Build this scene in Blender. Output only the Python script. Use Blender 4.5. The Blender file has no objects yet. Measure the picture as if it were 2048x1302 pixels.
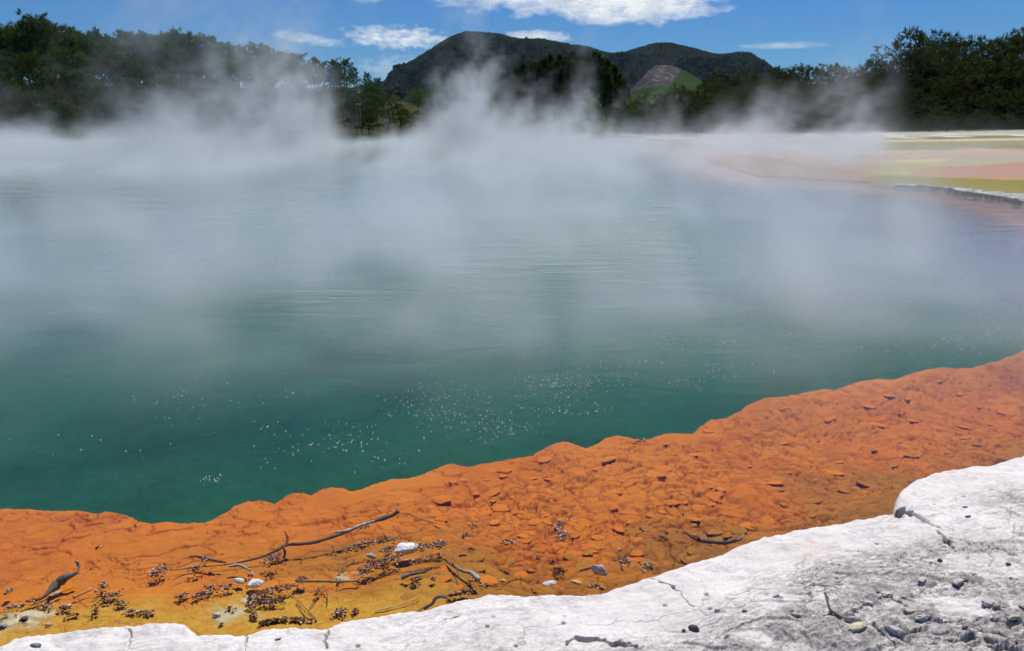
import bpy, bmesh, math, random
import numpy as np
from mathutils import Vector, Matrix, noise as mnoise

# ------------------------------------------------------------------ camera, sky, sun, exposure
scene = bpy.context.scene
CAM_H = 1.9
F_PX = 1536.0                       # 27 mm lens on a 36 mm wide frame, in pixels of the 2048 wide photo
PITCH = math.atan(423.0 / F_PX)
cam_data = bpy.data.cameras.new('camera')
cam_data.lens = 27.0
cam_data.sensor_width = 36.0
cam_data.sensor_fit = 'HORIZONTAL'
cam_data.clip_start = 0.05
cam_data.clip_end = 30000.0
cam = bpy.data.objects.new('camera', cam_data)
scene.collection.objects.link(cam)
cam.location = (0, 0, CAM_H)
cam.rotation_euler = (math.pi / 2 - PITCH, 0, 0)
scene.camera = cam

SUN_EL = math.radians(66)
SUN_AZ = math.radians(22)           # from +Y (ahead) towards +X (right)
SKY_STRENGTH = 0.075
sun_dir = Vector((math.sin(SUN_AZ) * math.cos(SUN_EL), math.cos(SUN_AZ) * math.cos(SUN_EL), math.sin(SUN_EL)))
sl = bpy.data.lights.new('sun', 'SUN')
sl.energy = 4.3
sl.angle = math.radians(0.5)
sl.color = (1.0, 0.965, 0.91)
sun = bpy.data.objects.new('sun', sl)
scene.collection.objects.link(sun)
sun.location = (0, 0, 60)
sun.rotation_euler = sun_dir.to_track_quat('Z', 'Y').to_euler()

scene.view_settings.view_transform = 'Standard'
scene.view_settings.look = 'None'
scene.view_settings.exposure = 0.0
scene.view_settings.gamma = 1.0
scene.view_settings.use_curve_mapping = False

scene.render.engine = 'CYCLES'
cy = scene.cycles
cy.max_bounces = 7
cy.diffuse_bounces = 2
cy.glossy_bounces = 3
cy.transmission_bounces = 3
cy.transparent_max_bounces = 16
cy.volume_bounces = 1
cy.volume_step_rate = 1.0
cy.volume_max_steps = 512
cy.caustics_reflective = False
cy.caustics_refractive = False
cy.use_denoising = True
cy.use_adaptive_sampling = True
cy.adaptive_threshold = 0.04
cy.adaptive_min_samples = 12
cy.sample_clamp_indirect = 6.0
try:
    cy.denoiser = 'OPENIMAGEDENOISE'
except Exception:
    pass


class NT:
    """small helper to write node trees"""
    def __init__(self, tree):
        self.t = tree
        self.n = tree.nodes
        self.l = tree.links

    def node(self, typ, **kw):
        nd = self.n.new(typ)
        for k, v in kw.items():
            setattr(nd, k, v)
        return nd

    def put(self, sock, v):
        if v is None:
            return
        if isinstance(v, bpy.types.NodeSocket):
            self.l.new(v, sock)
        else:
            if hasattr(sock, 'default_value'):
                try:
                    sock.default_value = v
                except Exception:
                    if isinstance(v, (tuple, list)) and len(v) == 3:
                        sock.default_value = (*v, 1.0)
                    else:
                        sock.default_value = (v, v, v)

    def math(self, op, a, b=None, c=None, clamp=False):
        nd = self.n.new('ShaderNodeMath')
        nd.operation = op
        nd.use_clamp = clamp
        self.put(nd.inputs[0], a)
        if b is not None:
            self.put(nd.inputs[1], b)
        if c is not None:
            self.put(nd.inputs[2], c)
        return nd.outputs[0]

    def add(self, a, b): return self.math('ADD', a, b)
    def sub(self, a, b): return self.math('SUBTRACT', a, b)
    def mul(self, a, b): return self.math('MULTIPLY', a, b)
    def div(self, a, b): return self.math('DIVIDE', a, b)

    def ss(self, v, lo, hi, to0=0.0, to1=1.0):
        nd = self.n.new('ShaderNodeMapRange')
        nd.interpolation_type = 'SMOOTHSTEP'
        self.put(nd.inputs[0], v)
        self.put(nd.inputs[1], lo)
        self.put(nd.inputs[2], hi)
        self.put(nd.inputs[3], to0)
        self.put(nd.inputs[4], to1)
        return nd.outputs[0]

    def lin(self, v, lo, hi, to0=0.0, to1=1.0):
        nd = self.n.new('ShaderNodeMapRange')
        self.put(nd.inputs[0], v)
        self.put(nd.inputs[1], lo)
        self.put(nd.inputs[2], hi)
        self.put(nd.inputs[3], to0)
        self.put(nd.inputs[4], to1)
        return nd.outputs[0]

    def noise(self, vec=None, scale=5.0, detail=3.0, rough=0.5, dist=0.0):
        nd = self.n.new('ShaderNodeTexNoise')
        if vec is not None:
            self.put(nd.inputs['Vector'], vec)
        nd.inputs['Scale'].default_value = scale
        nd.inputs['Detail'].default_value = detail
        nd.inputs['Roughness'].default_value = rough
        nd.inputs['Distortion'].default_value = dist
        return nd.outputs[0]

    def voro(self, vec=None, scale=5.0, feature='F1', out=0, rnd=1.0):
        nd = self.n.new('ShaderNodeTexVoronoi')
        nd.feature = feature
        if vec is not None:
            self.put(nd.inputs['Vector'], vec)
        nd.inputs['Scale'].default_value = scale
        nd.inputs['Randomness'].default_value = rnd
        return nd.outputs[out]

    def mix(self, fac, a, b, blend='MIX'):
        nd = self.n.new('ShaderNodeMix')
        nd.data_type = 'RGBA'
        nd.blend_type = blend
        self.put(nd.inputs[0], fac)
        for s, v in ((nd.inputs[6], a), (nd.inputs[7], b)):
            if isinstance(v, bpy.types.NodeSocket):
                self.l.new(v, s)
            else:
                s.default_value = (*v[:3], 1.0)
        return nd.outputs[2]

    def vmul(self, v, s):
        nd = self.n.new('ShaderNodeVectorMath')
        nd.operation = 'MULTIPLY'
        self.put(nd.inputs[0], v)
        nd.inputs[1].default_value = s
        return nd.outputs[0]

    def vadd(self, v, s):
        nd = self.n.new('ShaderNodeVectorMath')
        nd.operation = 'ADD'
        self.put(nd.inputs[0], v)
        self.put(nd.inputs[1], s)
        return nd.outputs[0]

    def sep(self, v):
        nd = self.n.new('ShaderNodeSeparateXYZ')
        self.put(nd.inputs[0], v)
        return nd.outputs

    def comb(self, x, y, z):
        nd = self.n.new('ShaderNodeCombineXYZ')
        self.put(nd.inputs[0], x)
        self.put(nd.inputs[1], y)
        self.put(nd.inputs[2], z)
        return nd.outputs[0]

    def bump(self, h, strength=0.5, dist=0.01, normal=None):
        nd = self.n.new('ShaderNodeBump')
        nd.inputs['Strength'].default_value = strength
        nd.inputs['Distance'].default_value = dist
        self.put(nd.inputs['Height'], h)
        if normal is not None:
            self.put(nd.inputs['Normal'], normal)
        return nd.outputs[0]


# world: Nishita sky with a few procedural clouds laid out by direction
world = bpy.data.worlds.new('World')
scene.world = world
world.use_nodes = True
wt = NT(world.node_tree)
wt.n.clear()
sky = wt.node('ShaderNodeTexSky', sky_type='NISHITA', sun_disc=False)
sky.sun_elevation = SUN_EL
sky.sun_rotation = SUN_AZ
sky.altitude = 1500.0
sky.air_density = 1.0
sky.dust_density = 0.0
sky.ozone_density = 4.0
geo = wt.node('ShaderNodeTexCoord')
gx, gy, gz = wt.sep(geo.outputs['Generated'])
# azimuth (deg, 0 ahead, + right) and elevation (deg)
az = wt.mul(wt.math('ARCTAN2', gx, gy), 57.29578)
el = wt.mul(wt.math('ARCSINE', gz), 57.29578)
pv = wt.comb(az, wt.mul(el, 2.2), 0.0)
n_big = wt.noise(pv, 0.55, 7.0, 0.62, 0.25)
n_fine = wt.noise(pv, 1.3, 6.0, 0.6, 0.2)
n_wisp = wt.noise(wt.comb(az, wt.mul(el, 1.3), 3.7), 0.5, 6.0, 0.62, 0.5)


def blob(a0, e0, ra, re, noise_amt=0.9, nz=n_big, gain=3.0, skew=0.0):
    da = wt.sub(az, a0)
    de = wt.sub(wt.sub(el, e0), wt.mul(da, skew))
    d = wt.add(wt.math('POWER', wt.math('ABSOLUTE', wt.mul(da, 1.0 / ra)), 2.0),
               wt.math('POWER', wt.math('ABSOLUTE', wt.mul(de, 1.0 / re)), 2.0))
    v = wt.add(wt.sub(1.0, d), wt.mul(wt.sub(nz, 0.5), noise_amt * 4))
    return wt.math('MULTIPLY', v, gain * 0.4, clamp=True)


cl = blob(4.5, 9.3, 14.0, 2.9, 0.42, n_big, 3.2)
cl2 = blob(8.0, 7.2, 7.0, 1.35, 0.55, n_big, 2.8)
cl3 = blob(-8.0, 5.1, 3.9, 0.85, 0.9, n_fine, 1.8, -0.04)
cl4 = blob(-14.0, 4.9, 2.8, 0.38, 0.7, n_fine, 1.1, -0.12)
cl5 = blob(1.6, 5.15, 2.6, 0.55, 0.5, n_fine, 2.2)
cl6 = blob(18.5, 4.4, 3.2, 0.25, 0.5, n_fine, 0.9)
cl7 = blob(-9.8, 7.7, 1.6, 0.5, 0.9, n_fine, 0.8)
cl8 = blob(-8.0, 3.1, 3.2, 0.9, 1.0, n_fine, 0.6)
# bigger cloud overhead that the pool mirrors
cl9 = blob(6.0, 15.0, 24.0, 5.0, 0.9, n_wisp, 1.2)
cl10 = blob(-40.0, 40.0, 30.0, 9.0, 1.0, n_wisp, 1.0)
cm = cl
for c in (cl2, cl3, cl4, cl5, cl6, cl7, cl8, cl9, cl10):
    cm = wt.math('MAXIMUM', cm, c)
cshade = wt.ss(wt.noise(pv, 0.45, 5.0, 0.55, 0.4), 0.35, 0.60)
ccol = wt.mix(cshade, (9.4, 10.2, 11.0), (12.6, 12.9, 13.1))
hsv = wt.node('ShaderNodeHueSaturation')
hsv.inputs['Saturation'].default_value = 1.12
hsv.inputs['Value'].default_value = 1.0
wt.l.new(sky.outputs[0], hsv.inputs['Color'])
# deeper blue low down, as in thin clear air
low = wt.ss(el, 0.0, 16.0)
tint = wt.mix(low, (0.40, 0.72, 1.0), (0.50, 0.82, 1.22))
skyc = wt.mix(1.0, hsv.outputs[0], tint, 'MULTIPLY')
fin = wt.mix(wt.math('MULTIPLY', cm, 0.97, clamp=True), skyc, ccol)
bg = wt.node('ShaderNodeBackground')
bg.inputs['Strength'].default_value = SKY_STRENGTH
wt.l.new(fin, bg.inputs['Color'])
wo = wt.node('ShaderNodeOutputWorld')
wt.l.new(bg.outputs[0], wo.inputs['Surface'])
world.cycles.sampling_method = 'MANUAL'
world.cycles.sample_map_resolution = 512

# ------------------------------------------------------------------ helpers
CP, SP = math.cos(PITCH), math.sin(PITCH)


def ray(px, py):
    px = np.asarray(px, float)
    py = np.asarray(py, float)
    dx = (px - 1024.0) / F_PX
    dy = (651.0 - py) / F_PX
    return dx, CP + dy * SP, -SP + dy * CP


def P(px, py, z=0.0):
    """where the line of sight through a photo pixel meets height z"""
    rx, ry, rz = ray(px, py)
    t = (z - CAM_H) / rz
    return t * rx, t * ry


def P3(px, py, z=0.0):
    x, y = P(px, py, z)
    return Vector((float(x), float(y), z))


def at_dist(px, py, Y):
    rx, ry, rz = ray(px, py)
    t = Y / ry
    return Vector((float(t * rx), float(Y), float(CAM_H + t * rz)))


def to_px(x, y, z):
    f = y * CP - (z - CAM_H) * SP
    u = y * SP + (z - CAM_H) * CP
    f = np.where(np.abs(f) < 1e-6, 1e-6, f)
    return 1024 + F_PX * x / f, 651 - F_PX * u / f


def sstep(a, b, v):
    t = np.clip((v - a) / (b - a), 0, 1)
    return t * t * (3 - 2 * t)


def _h(ix, iy, seed):
    ix = ix.astype(np.int64)
    iy = iy.astype(np.int64)
    h = (ix * 374761393 + iy * 668265263 + seed * 1442695041) & 0xffffffff
    h = ((h ^ (h >> 13)) * 1274126177) & 0xffffffff
    h = ((h ^ (h >> 16)) * 2246822519) & 0xffffffff
    h = h ^ (h >> 15)
    return h.astype(np.float64) / 4294967296.0


def perlin(x, y, seed=0):
    x0 = np.floor(x)
    y0 = np.floor(y)
    fx, fy = x - x0, y - y0
    u = fx * fx * fx * (fx * (fx * 6 - 15) + 10)
    v = fy * fy * fy * (fy * (fy * 6 - 15) + 10)

    def g(i, j):
        a = _h(x0 + i, y0 + j, seed) * 2 * math.pi
        return np.cos(a) * (fx - i) + np.sin(a) * (fy - j)
    a = g(0, 0) * (1 - u) + g(1, 0) * u
    b = g(0, 1) * (1 - u) + g(1, 1) * u
    return (a * (1 - v) + b * v) * 1.5


def fbm(x, y, oct=4, seed=0, gain=0.5):
    s = np.zeros_like(x, dtype=float)
    a, f, tot = 1.0, 1.0, 0.0
    for o in range(oct):
        s += a * perlin(x * f + 17.3 * o, y * f - 9.1 * o, seed + o)
        tot += a
        a *= gain
        f *= 2.03
    return s / tot


def worley(x, y, seed=0):
    x0 = np.floor(x)
    y0 = np.floor(y)
    f1 = np.full(x.shape, 9.0)
    f2 = np.full(x.shape, 9.0)
    cid = np.zeros(x.shape)
    vx = np.zeros(x.shape)
    vy = np.zeros(x.shape)
    for i in (-1, 0, 1):
        for j in (-1, 0, 1):
            cx, cyy = x0 + i, y0 + j
            px = cx + 0.1 + 0.8 * _h(cx, cyy, seed)
            py = cyy + 0.1 + 0.8 * _h(cx, cyy, seed + 77)
            d = np.hypot(x - px, y - py)
            closer = d < f1
            f2 = np.where(closer, f1, np.minimum(f2, d))
            cid = np.where(closer, _h(cx, cyy, seed + 191), cid)
            vx = np.where(closer, x - px, vx)
            vy = np.where(closer, y - py, vy)
            f1 = np.where(closer, d, f1)
    return f1, f2, cid, vx, vy


def seg_dist(x, y, poly):
    """distance to a polyline and the position along it (0..1)"""
    best = np.full(x.shape, 1e9)
    tt = np.zeros(x.shape)
    n = len(poly) - 1
    for k in range(n):
        ax, ay = poly[k]
        bx, by = poly[k + 1]
        dx, dy = bx - ax, by - ay
        L = dx * dx + dy * dy + 1e-12
        t = np.clip(((x - ax) * dx + (y - ay) * dy) / L, 0, 1)
        d = np.hypot(x - ax - t * dx, y - ay - t * dy)
        c = d < best
        best = np.where(c, d, best)
        tt = np.where(c, (k + t) / n, tt)
    return best, tt


def inside(x, y, poly):
    r = np.zeros(x.shape, bool)
    n = len(poly)
    j = n - 1
    for i in range(n):
        xi, yi = poly[i]
        xj, yj = poly[j]
        c = ((yi > y) != (yj > y)) & (x < (xj - xi) * (y - yi) / (yj - yi + 1e-12) + xi)
        r ^= c
        j = i
    return r


def curve(pts, xs):
    pts = sorted(pts)
    return np.interp(xs, [p[0] for p in pts], [p[1] for p in pts])


def smooth(a, k):
    if k < 2:
        return a
    ker = np.hanning(k + 2)[1:-1]
    ker /= ker.sum()
    pad = k // 2
    return np.convolve(np.pad(a, (pad, k - 1 - pad), mode='edge'), ker, mode='valid')


def link(o, parent=None):
    scene.collection.objects.link(o)
    if parent is not None:
        o.parent = parent
    return o


def tag(o, label=None, cat=None, group=None, kind=None):
    if label: o['label'] = label
    if cat: o['category'] = cat
    if group: o['group'] = group
    if kind: o['kind'] = kind
    return o


def mesh_obj(name, verts, faces, mat=None, parent=None, smooth_shade=True, attrs=None):
    """verts (n,3) array, faces (m,k) array or list"""
    me = bpy.data.meshes.new(name)
    verts = np.asarray(verts, dtype=np.float32)
    if isinstance(faces, np.ndarray):
        m, k = faces.shape
        me.vertices.add(len(verts))
        me.vertices.foreach_set('co', verts.ravel())
        me.loops.add(m * k)
        me.loops.foreach_set('vertex_index', faces.astype(np.int32).ravel())
        me.polygons.add(m)
        me.polygons.foreach_set('loop_start', np.arange(0, m * k, k, dtype=np.int32))
        try:
            me.polygons.foreach_set('loop_total', np.full(m, k, dtype=np.int32))
        except Exception:
            pass
        me.update(calc_edges=True)
    else:
        me.from_pydata([tuple(v) for v in verts], [], faces)
        me.update()
    if smooth_shade:
        me.polygons.foreach_set('use_smooth', np.ones(len(me.polygons), dtype=bool))
    if attrs:
        for an, arr in attrs.items():
            arr = np.asarray(arr, dtype=np.float32)
            if arr.ndim == 1:
                at = me.attributes.new(an, 'FLOAT', 'POINT')
                at.data.foreach_set('value', arr)
            else:
                at = me.attributes.new(an, 'FLOAT_COLOR', 'POINT')
                if arr.shape[1] == 3:
                    arr = np.hstack([arr, np.ones((len(arr), 1), np.float32)])
                at.data.foreach_set('color', arr.ravel())
    if mat is not None:
        me.materials.append(mat)
    o = bpy.data.objects.new(name, me)
    return link(o, parent)


def grid_faces(nr, nc, flip=False):
    i = np.arange(nr - 1)[:, None] * nc + np.arange(nc - 1)[None, :]
    f = np.stack([i, i + 1, i + nc + 1, i + nc], -1).reshape(-1, 4)
    if flip:
        f = f[:, ::-1]
    return f


def new_mat(name):
    m = bpy.data.materials.new(name)
    m.use_nodes = True
    nt = NT(m.node_tree)
    nt.n.clear()
    out = nt.node('ShaderNodeOutputMaterial')
    return m, nt, out


def pbsdf(nt, out, color, rough=0.8, normal=None, spec=0.3):
    b = nt.node('ShaderNodeBsdfPrincipled')
    nt.put(b.inputs['Base Color'], color if isinstance(color, bpy.types.NodeSocket) else (*color[:3], 1.0))
    nt.put(b.inputs['Roughness'], rough)
    b.inputs['Specular IOR Level'].default_value = spec
    if normal is not None:
        nt.put(b.inputs['Normal'], normal)
    nt.l.new(b.outputs[0], out.inputs['Surface'])
    return b


def attr(nt, name, color=False):
    a = nt.node('ShaderNodeAttribute')
    a.attribute_name = name
    return a.outputs['Color'] if color else a.outputs['Fac']


def pos(nt):
    return nt.node('ShaderNodeNewGeometry').outputs['Position']


def objpos(nt):
    return nt.node('ShaderNodeTexCoord').outputs['Object']
# ------------------------------------------------------------------ outlines read off the photo
LIP = [(-400, 1010), (-150, 998), (-60, 1002), (0, 1003), (50, 1004), (95, 1009), (130, 1006), (160, 1004), (185, 1010), (215, 1006),
       (245, 1008), (265, 1016), (285, 1029), (310, 1031), (330, 1027), (350, 1028), (362, 1034), (385, 1031), (400, 1031),
       (415, 1027), (440, 1014), (470, 995), (500, 985), (530, 987), (548, 992), (560, 984), (590, 970), (610, 971),
       (622, 975), (640, 966), (660, 961), (685, 963), (700, 969), (720, 967), (740, 958), (780, 944), (820, 940),
       (850, 929), (880, 916), (900, 909), (920, 912), (935, 917), (960, 912), (1000, 905), (1040, 899), (1060, 898),
       (1080, 886), (1110, 871), (1130, 867), (1150, 874), (1170, 880), (1190, 872), (1210, 859), (1235, 854),
       (1260, 859), (1285, 865), (1310, 860), (1335, 853), (1360, 853), (1385, 855), (1400, 840), (1420, 830),
       (1450, 824), (1480, 812), (1500, 797), (1530, 786), (1560, 785), (1590, 778), (1620, 773), (1645, 769),
       (1670, 772), (1690, 765), (1710, 755), (1750, 750), (1790, 748), (1820, 740), (1860, 732), (1890, 728),
       (1915, 731), (1940, 730), (1965, 722), (2000, 710), (2048, 694), (2120, 672), (2250, 650), (2500, 600), (2900, 540)]
LEDGE = [(-400, 1420), (-80, 1310), (0, 1283), (30, 1268), (60, 1262), (120, 1254), (200, 1246), (260, 1240), (300, 1235),
         (350, 1234), (375, 1240), (390, 1252), (400, 1260), (440, 1260), (490, 1258), (520, 1250), (560, 1245), (600, 1247),
         (650, 1246), (665, 1240), (700, 1230), (760, 1222), (800, 1215), (850, 1210), (880, 1200), (920, 1190),
         (960, 1183), (1000, 1180), (1060, 1182), (1100, 1180), (1150, 1180), (1200, 1178), (1240, 1165), (1300, 1145),
         (1340, 1130), (1390, 1115), (1440, 1100), (1480, 1082), (1520, 1068), (1600, 1050), (1700, 1035), (1760, 1024),
         (1786, 1021), (1789, 1000), (1794, 982), (1802, 972), (1815, 963), (1830, 952), (1870, 938), (1920, 930), (1980, 925), (2010, 915),
         (2048, 903), (2120, 885), (2250, 850), (2500, 790), (2900, 690)]
FAR_EDGE = [(2700, 560), (2300, 478), (2150, 436), (2048, 408), (1990, 396), (1930, 388), (1880, 379), (1830, 373), (1790, 369)]
FAR_SHORE = [(1790, 369), (1640, 360), (1520, 354), (1450, 335), (1400, 315), (1340, 298), (1200, 286), (900, 281), (500, 279), (0, 279), (-500, 282)]

ledge_w = [tuple(float(v) for v in P(x, y, 0.0)) for x, y in LEDGE]
far_edge_w = [tuple(float(v) for v in P(x, y, 0.0)) for x, y in FAR_EDGE]
far_shore_w = [tuple(float(v) for v in P(x, y, 0.0)) for x, y in FAR_SHORE]
pool_w = ledge_w + far_edge_w + far_shore_w[1:] + [(-60.0, 30.0), (-30.0, 5.0)]

# ------------------------------------------------------------------ materials of the setting
# orange shelf
m_shelf, nt, out = new_mat('orange_shelf')
p = pos(nt)
cellv = attr(nt, 'cell')
near = attr(nt, 'shore')
yel = attr(nt, 'yellow')
pal = attr(nt, 'pale')
n1 = nt.noise(p, 1.3, 4.0, 0.6)
n2 = nt.noise(p, 30.0, 5.0, 0.65)
n3 = nt.noise(p, 140.0, 3.0, 0.6)
c = nt.mix(nt.ss(n1, 0.35, 0.65), (0.66, 0.175, 0.011), (0.72, 0.23, 0.018))
c = nt.mix(nt.mul(cellv, 0.5), c, (0.50, 0.145, 0.009))
c = nt.mix(nt.ss(n2, 0.42, 0.75, 0.0, 0.4), c, (0.48, 0.13, 0.008))
c = nt.mix(nt.ss(nt.noise(nt.vadd(p, (3.0, 8.0, 0.0)), 2.6, 5.0, 0.65, 0.6), 0.48, 0.66, 0.0, 0.55), c, (0.46, 0.105, 0.012))
c = nt.mix(near, c, nt.mix(cellv, (0.22, 0.10, 0.013), (0.42, 0.165, 0.016)))
c = nt.mix(yel, c, nt.mix(nt.ss(n2, 0.35, 0.7), (0.60, 0.33, 0.035), (0.50, 0.22, 0.018)))
c = nt.mix(pal, c, nt.mix(n2, (0.66, 0.60, 0.42), (0.46, 0.40, 0.26)))
c = nt.mix(nt.ss(n3, 0.60, 0.75, 0.0, 0.5), c, (0.28, 0.07, 0.008))
c = nt.mix(nt.mul(attr(nt, 'gap_shade'), 0.65), c, (0.24, 0.055, 0.010))  # brown deposit in the gaps, with the crevices' shade put into the colour
c = nt.mix(attr(nt, 'deep'), c, (0.023, 0.104, 0.060))
h = nt.add(nt.mul(n2, 0.7), nt.mul(n3, 0.5))
pbsdf(nt, out, c, 0.85, nt.bump(h, 0.8, 0.008), 0.2)

# sinter ledge
m_ledge, nt, out = new_mat('white_sinter')
p = pos(nt)
grey = attr(nt, 'grey')
lump = attr(nt, 'lump')
crk = attr(nt, 'crack')
n0 = nt.noise(p, 3.0, 5.0, 0.6)
n1 = nt.noise(p, 14.0, 6.0, 0.7)
n2 = nt.noise(p, 60.0, 5.0, 0.7)
n3 = nt.noise(p, 230.0, 3.0, 0.6)
psep = nt.sep(p)
pst = nt.comb(nt.add(nt.mul(psep[0], 0.95), nt.mul(psep[1], 0.3)), nt.mul(nt.sub(nt.mul(psep[1], 0.95), nt.mul(psep[0], 0.3)), 2.6), psep[2])
n4 = nt.noise(pst, 26.0, 6.0, 0.72, 0.5)
c = nt.mix(nt.ss(n0, 0.3, 0.7), (0.72, 0.665, 0.62), (0.80, 0.755, 0.705))
c = nt.mix(nt.mul(grey, nt.ss(n1, 0.3, 0.62)), c, (0.48, 0.435, 0.40))
gm = nt.math('MULTIPLY', nt.ss(n4, 0.47, 0.56), nt.add(nt.mul(grey, 0.85), 0.12), clamp=True)
c = nt.mix(gm, c, (0.31, 0.285, 0.265))
sp = nt.math('MULTIPLY', nt.ss(n2, 0.56, 0.64), nt.add(nt.mul(grey, 0.8), 0.22), clamp=True)
c = nt.mix(sp, c, (0.17, 0.165, 0.16))
c = nt.mix(nt.mul(nt.ss(n3, 0.58, 0.7), 0.45), c, (0.3, 0.29, 0.29))
c = nt.mix(nt.ss(nt.noise(nt.vadd(p, (5.3, 1.1, 0)), 2.2, 3.0, 0.6), 0.60, 0.72, 0.0, 0.4), c, (0.66, 0.53, 0.40))
vein = nt.math('ABSOLUTE', nt.sub(nt.noise(nt.vadd(pst, (2.0, 7.0, 0.0)), 5.0, 6.0, 0.68, 0.8), 0.5))
vein = nt.mul(nt.ss(vein, 0.012, 0.045, 1.0, 0.0), nt.ss(nt.noise(p, 4.0, 3.0, 0.6), 0.46, 0.60))
c = nt.mix(nt.mul(vein, 0.4), c, (0.33, 0.28, 0.27))
c = nt.mix(nt.mul(nt.ss(nt.noise(nt.vadd(p, (9.0, 2.0, 0.0)), 9.0, 5.0, 0.7), 0.56, 0.68), 0.55), c, (0.46, 0.40, 0.39))
c = nt.mix(nt.mul(lump, 0.45), c, nt.mix(n2, (0.40, 0.365, 0.33), (0.18, 0.165, 0.15)))
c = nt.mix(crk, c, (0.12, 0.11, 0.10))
c = nt.mix(attr(nt, 'wet'), c, nt.mix(n2, (0.20, 0.15, 0.10), (0.32, 0.28, 0.24)))
h = nt.add(nt.add(nt.mul(n1, 0.5), nt.mul(n2, 0.5)), nt.mul(n3, 0.25))
h = nt.sub(h, nt.mul(nt.add(gm, sp), 0.25))
pbsdf(nt, out, c, 0.9, nt.bump(h, 0.6, 0.007), 0.2)

# far ground (flats, banks, deep basin): painted by place
m_ground, nt, out = new_mat('ground')
p = pos(nt)
c = attr(nt, 'col', True)
n1 = nt.noise(p, 0.8, 5.0, 0.65)
n2 = nt.noise(p, 7.0, 4.0, 0.6)
c = nt.mix(nt.ss(n2, 0.3, 0.75, 0.0, 0.5), c, nt.mix(1.0, c, (0.62, 0.62, 0.62), 'MULTIPLY'))
pbsdf(nt, out, c, 1.0, nt.bump(n2, 0.5, 0.1), 0.0)

# water surface: mirror by Fresnel over a clear tint, ripples in wind patches
m_water, nt, out = new_mat('pool_water')
p = pos(nt)
s = nt.sep(p)
sc_v = nt.comb(nt.mul(s[0], 0.45), s[1], 0.0)
patch = nt.ss(nt.noise(nt.comb(nt.mul(s[0], 0.35), nt.mul(s[1], 0.6), 0.0), 0.35, 3.0, 0.6, 0.6), 0.42, 0.62)
def gpatch(px, py, rx, ry):
    qx, qy = P(px, py, 0.0)
    a_ = nt.mul(nt.sub(s[0], float(qx)), 1.0 / rx)
    b_ = nt.mul(nt.sub(s[1], float(qy)), 1.0 / ry)
    return nt.math('EXPONENT', nt.mul(nt.add(nt.mul(a_, a_), nt.mul(b_, b_)), -1.0))


gp = nt.math('MAXIMUM', nt.math('MAXIMUM', gpatch(660, 598, 0.75, 0.75), gpatch(1090, 525, 1.5, 1.3)), nt.mul(gpatch(900, 470, 1.6, 1.6), 0.6))
gp = nt.mul(gp, nt.ss(nt.noise(nt.comb(nt.mul(s[0], 0.6), nt.mul(s[1], 2.2), 3.0), 1.2, 4.0, 0.6, 0.4), 0.40, 0.58))
patch = nt.math('MAXIMUM', nt.mul(patch, 0.45), nt.mul(gp, 1.9))
w1 = nt.noise(sc_v, 2.2, 3.0, 0.55, 0.6)
w2 = nt.noise(sc_v, 7.0, 3.0, 0.6, 0.3)
w3 = nt.noise(nt.comb(nt.mul(s[0], 0.7), s[1], 1.0), 24.0, 2.0, 0.5)
calm = nt.ss(s[1], 3.5, 9.0, 0.12, 1.0)
hgt = nt.add(nt.mul(w1, 0.018), nt.mul(nt.mul(nt.add(nt.mul(w2, 0.010), nt.mul(w3, 0.0022)), nt.add(patch, 0.12)), 1.0))
bm = nt.node('ShaderNodeBump')
bm.inputs['Distance'].default_value = 1.0
nt.put(bm.inputs['Strength'], nt.mul(calm, 0.8))
nt.put(bm.inputs['Height'], hgt)
fr = nt.node('ShaderNodeFresnel')
fr.inputs['IOR'].default_value = 1.33
nt.l.new(bm.outputs[0], fr.inputs['Normal'])
gl = nt.node('ShaderNodeBsdfGlossy')
nt.put(gl.inputs['Roughness'], 0.05)
gl.inputs['Color'].default_value = (0.96, 0.98, 1.0, 1)
nt.l.new(bm.outputs[0], gl.inputs['Normal'])
tr = nt.node('ShaderNodeBsdfTransparent')
tr.inputs['Color'].default_value = (0.95, 0.97, 0.93, 1)
mx = nt.node('ShaderNodeMixShader')
nt.l.new(fr.outputs[0], mx.inputs[0])
nt.l.new(tr.outputs[0], mx.inputs[1])
nt.l.new(gl.outputs[0], mx.inputs[2])
nt.l.new(mx.outputs[0], out.inputs['Surface'])

# ------------------------------------------------------------------ orange shelf mesh
def lerp_rows(a, b, t):
    return a[None, :] * (1 - t[:, None]) + b[None, :] * t[:, None]


us = np.concatenate([np.arange(-400, -60, 8.0), np.arange(-60, 2110, 1.7), np.arange(2110, 2900, 8.0)])
lip_y = smooth(curve(LIP, us), 7)
led_y = smooth(curve(LEDGE, us), 3)
lip_y = lip_y + 1.8 * perlin(us / 17.0, us * 0 + 3.3, 5) + 0.9 * perlin(us / 6.0, us * 0 + 1.3, 6)
NR = 260
tv = np.linspace(0, 1, NR)
LIPZ = -0.13
lx, ly = P(us, lip_y, LIPZ)
shore_line = [tuple(float(q) for q in P(a, b + 20, 0.0)) for a, b in zip(us[::12], led_y[::12])]
# perspective spacing: interpolate in photo rows, place at the plane
rows_y = lerp_rows(lip_y, led_y + 75, tv)
zt = (LIPZ * (1 - tv) + -0.05 * tv)[:, None] + 0 * rows_y
X, Y = P(np.broadcast_to(us, rows_y.shape), rows_y, zt)
U = np.broadcast_to(us, rows_y.shape)
dl = np.hypot(X - lx[None, :], Y - ly[None, :])                 # metres in from the lip
dshore, _ = seg_dist(X, Y, shore_line)
dshore = np.where(rows_y > led_y[None, :] + 20, 0, dshore)
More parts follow.
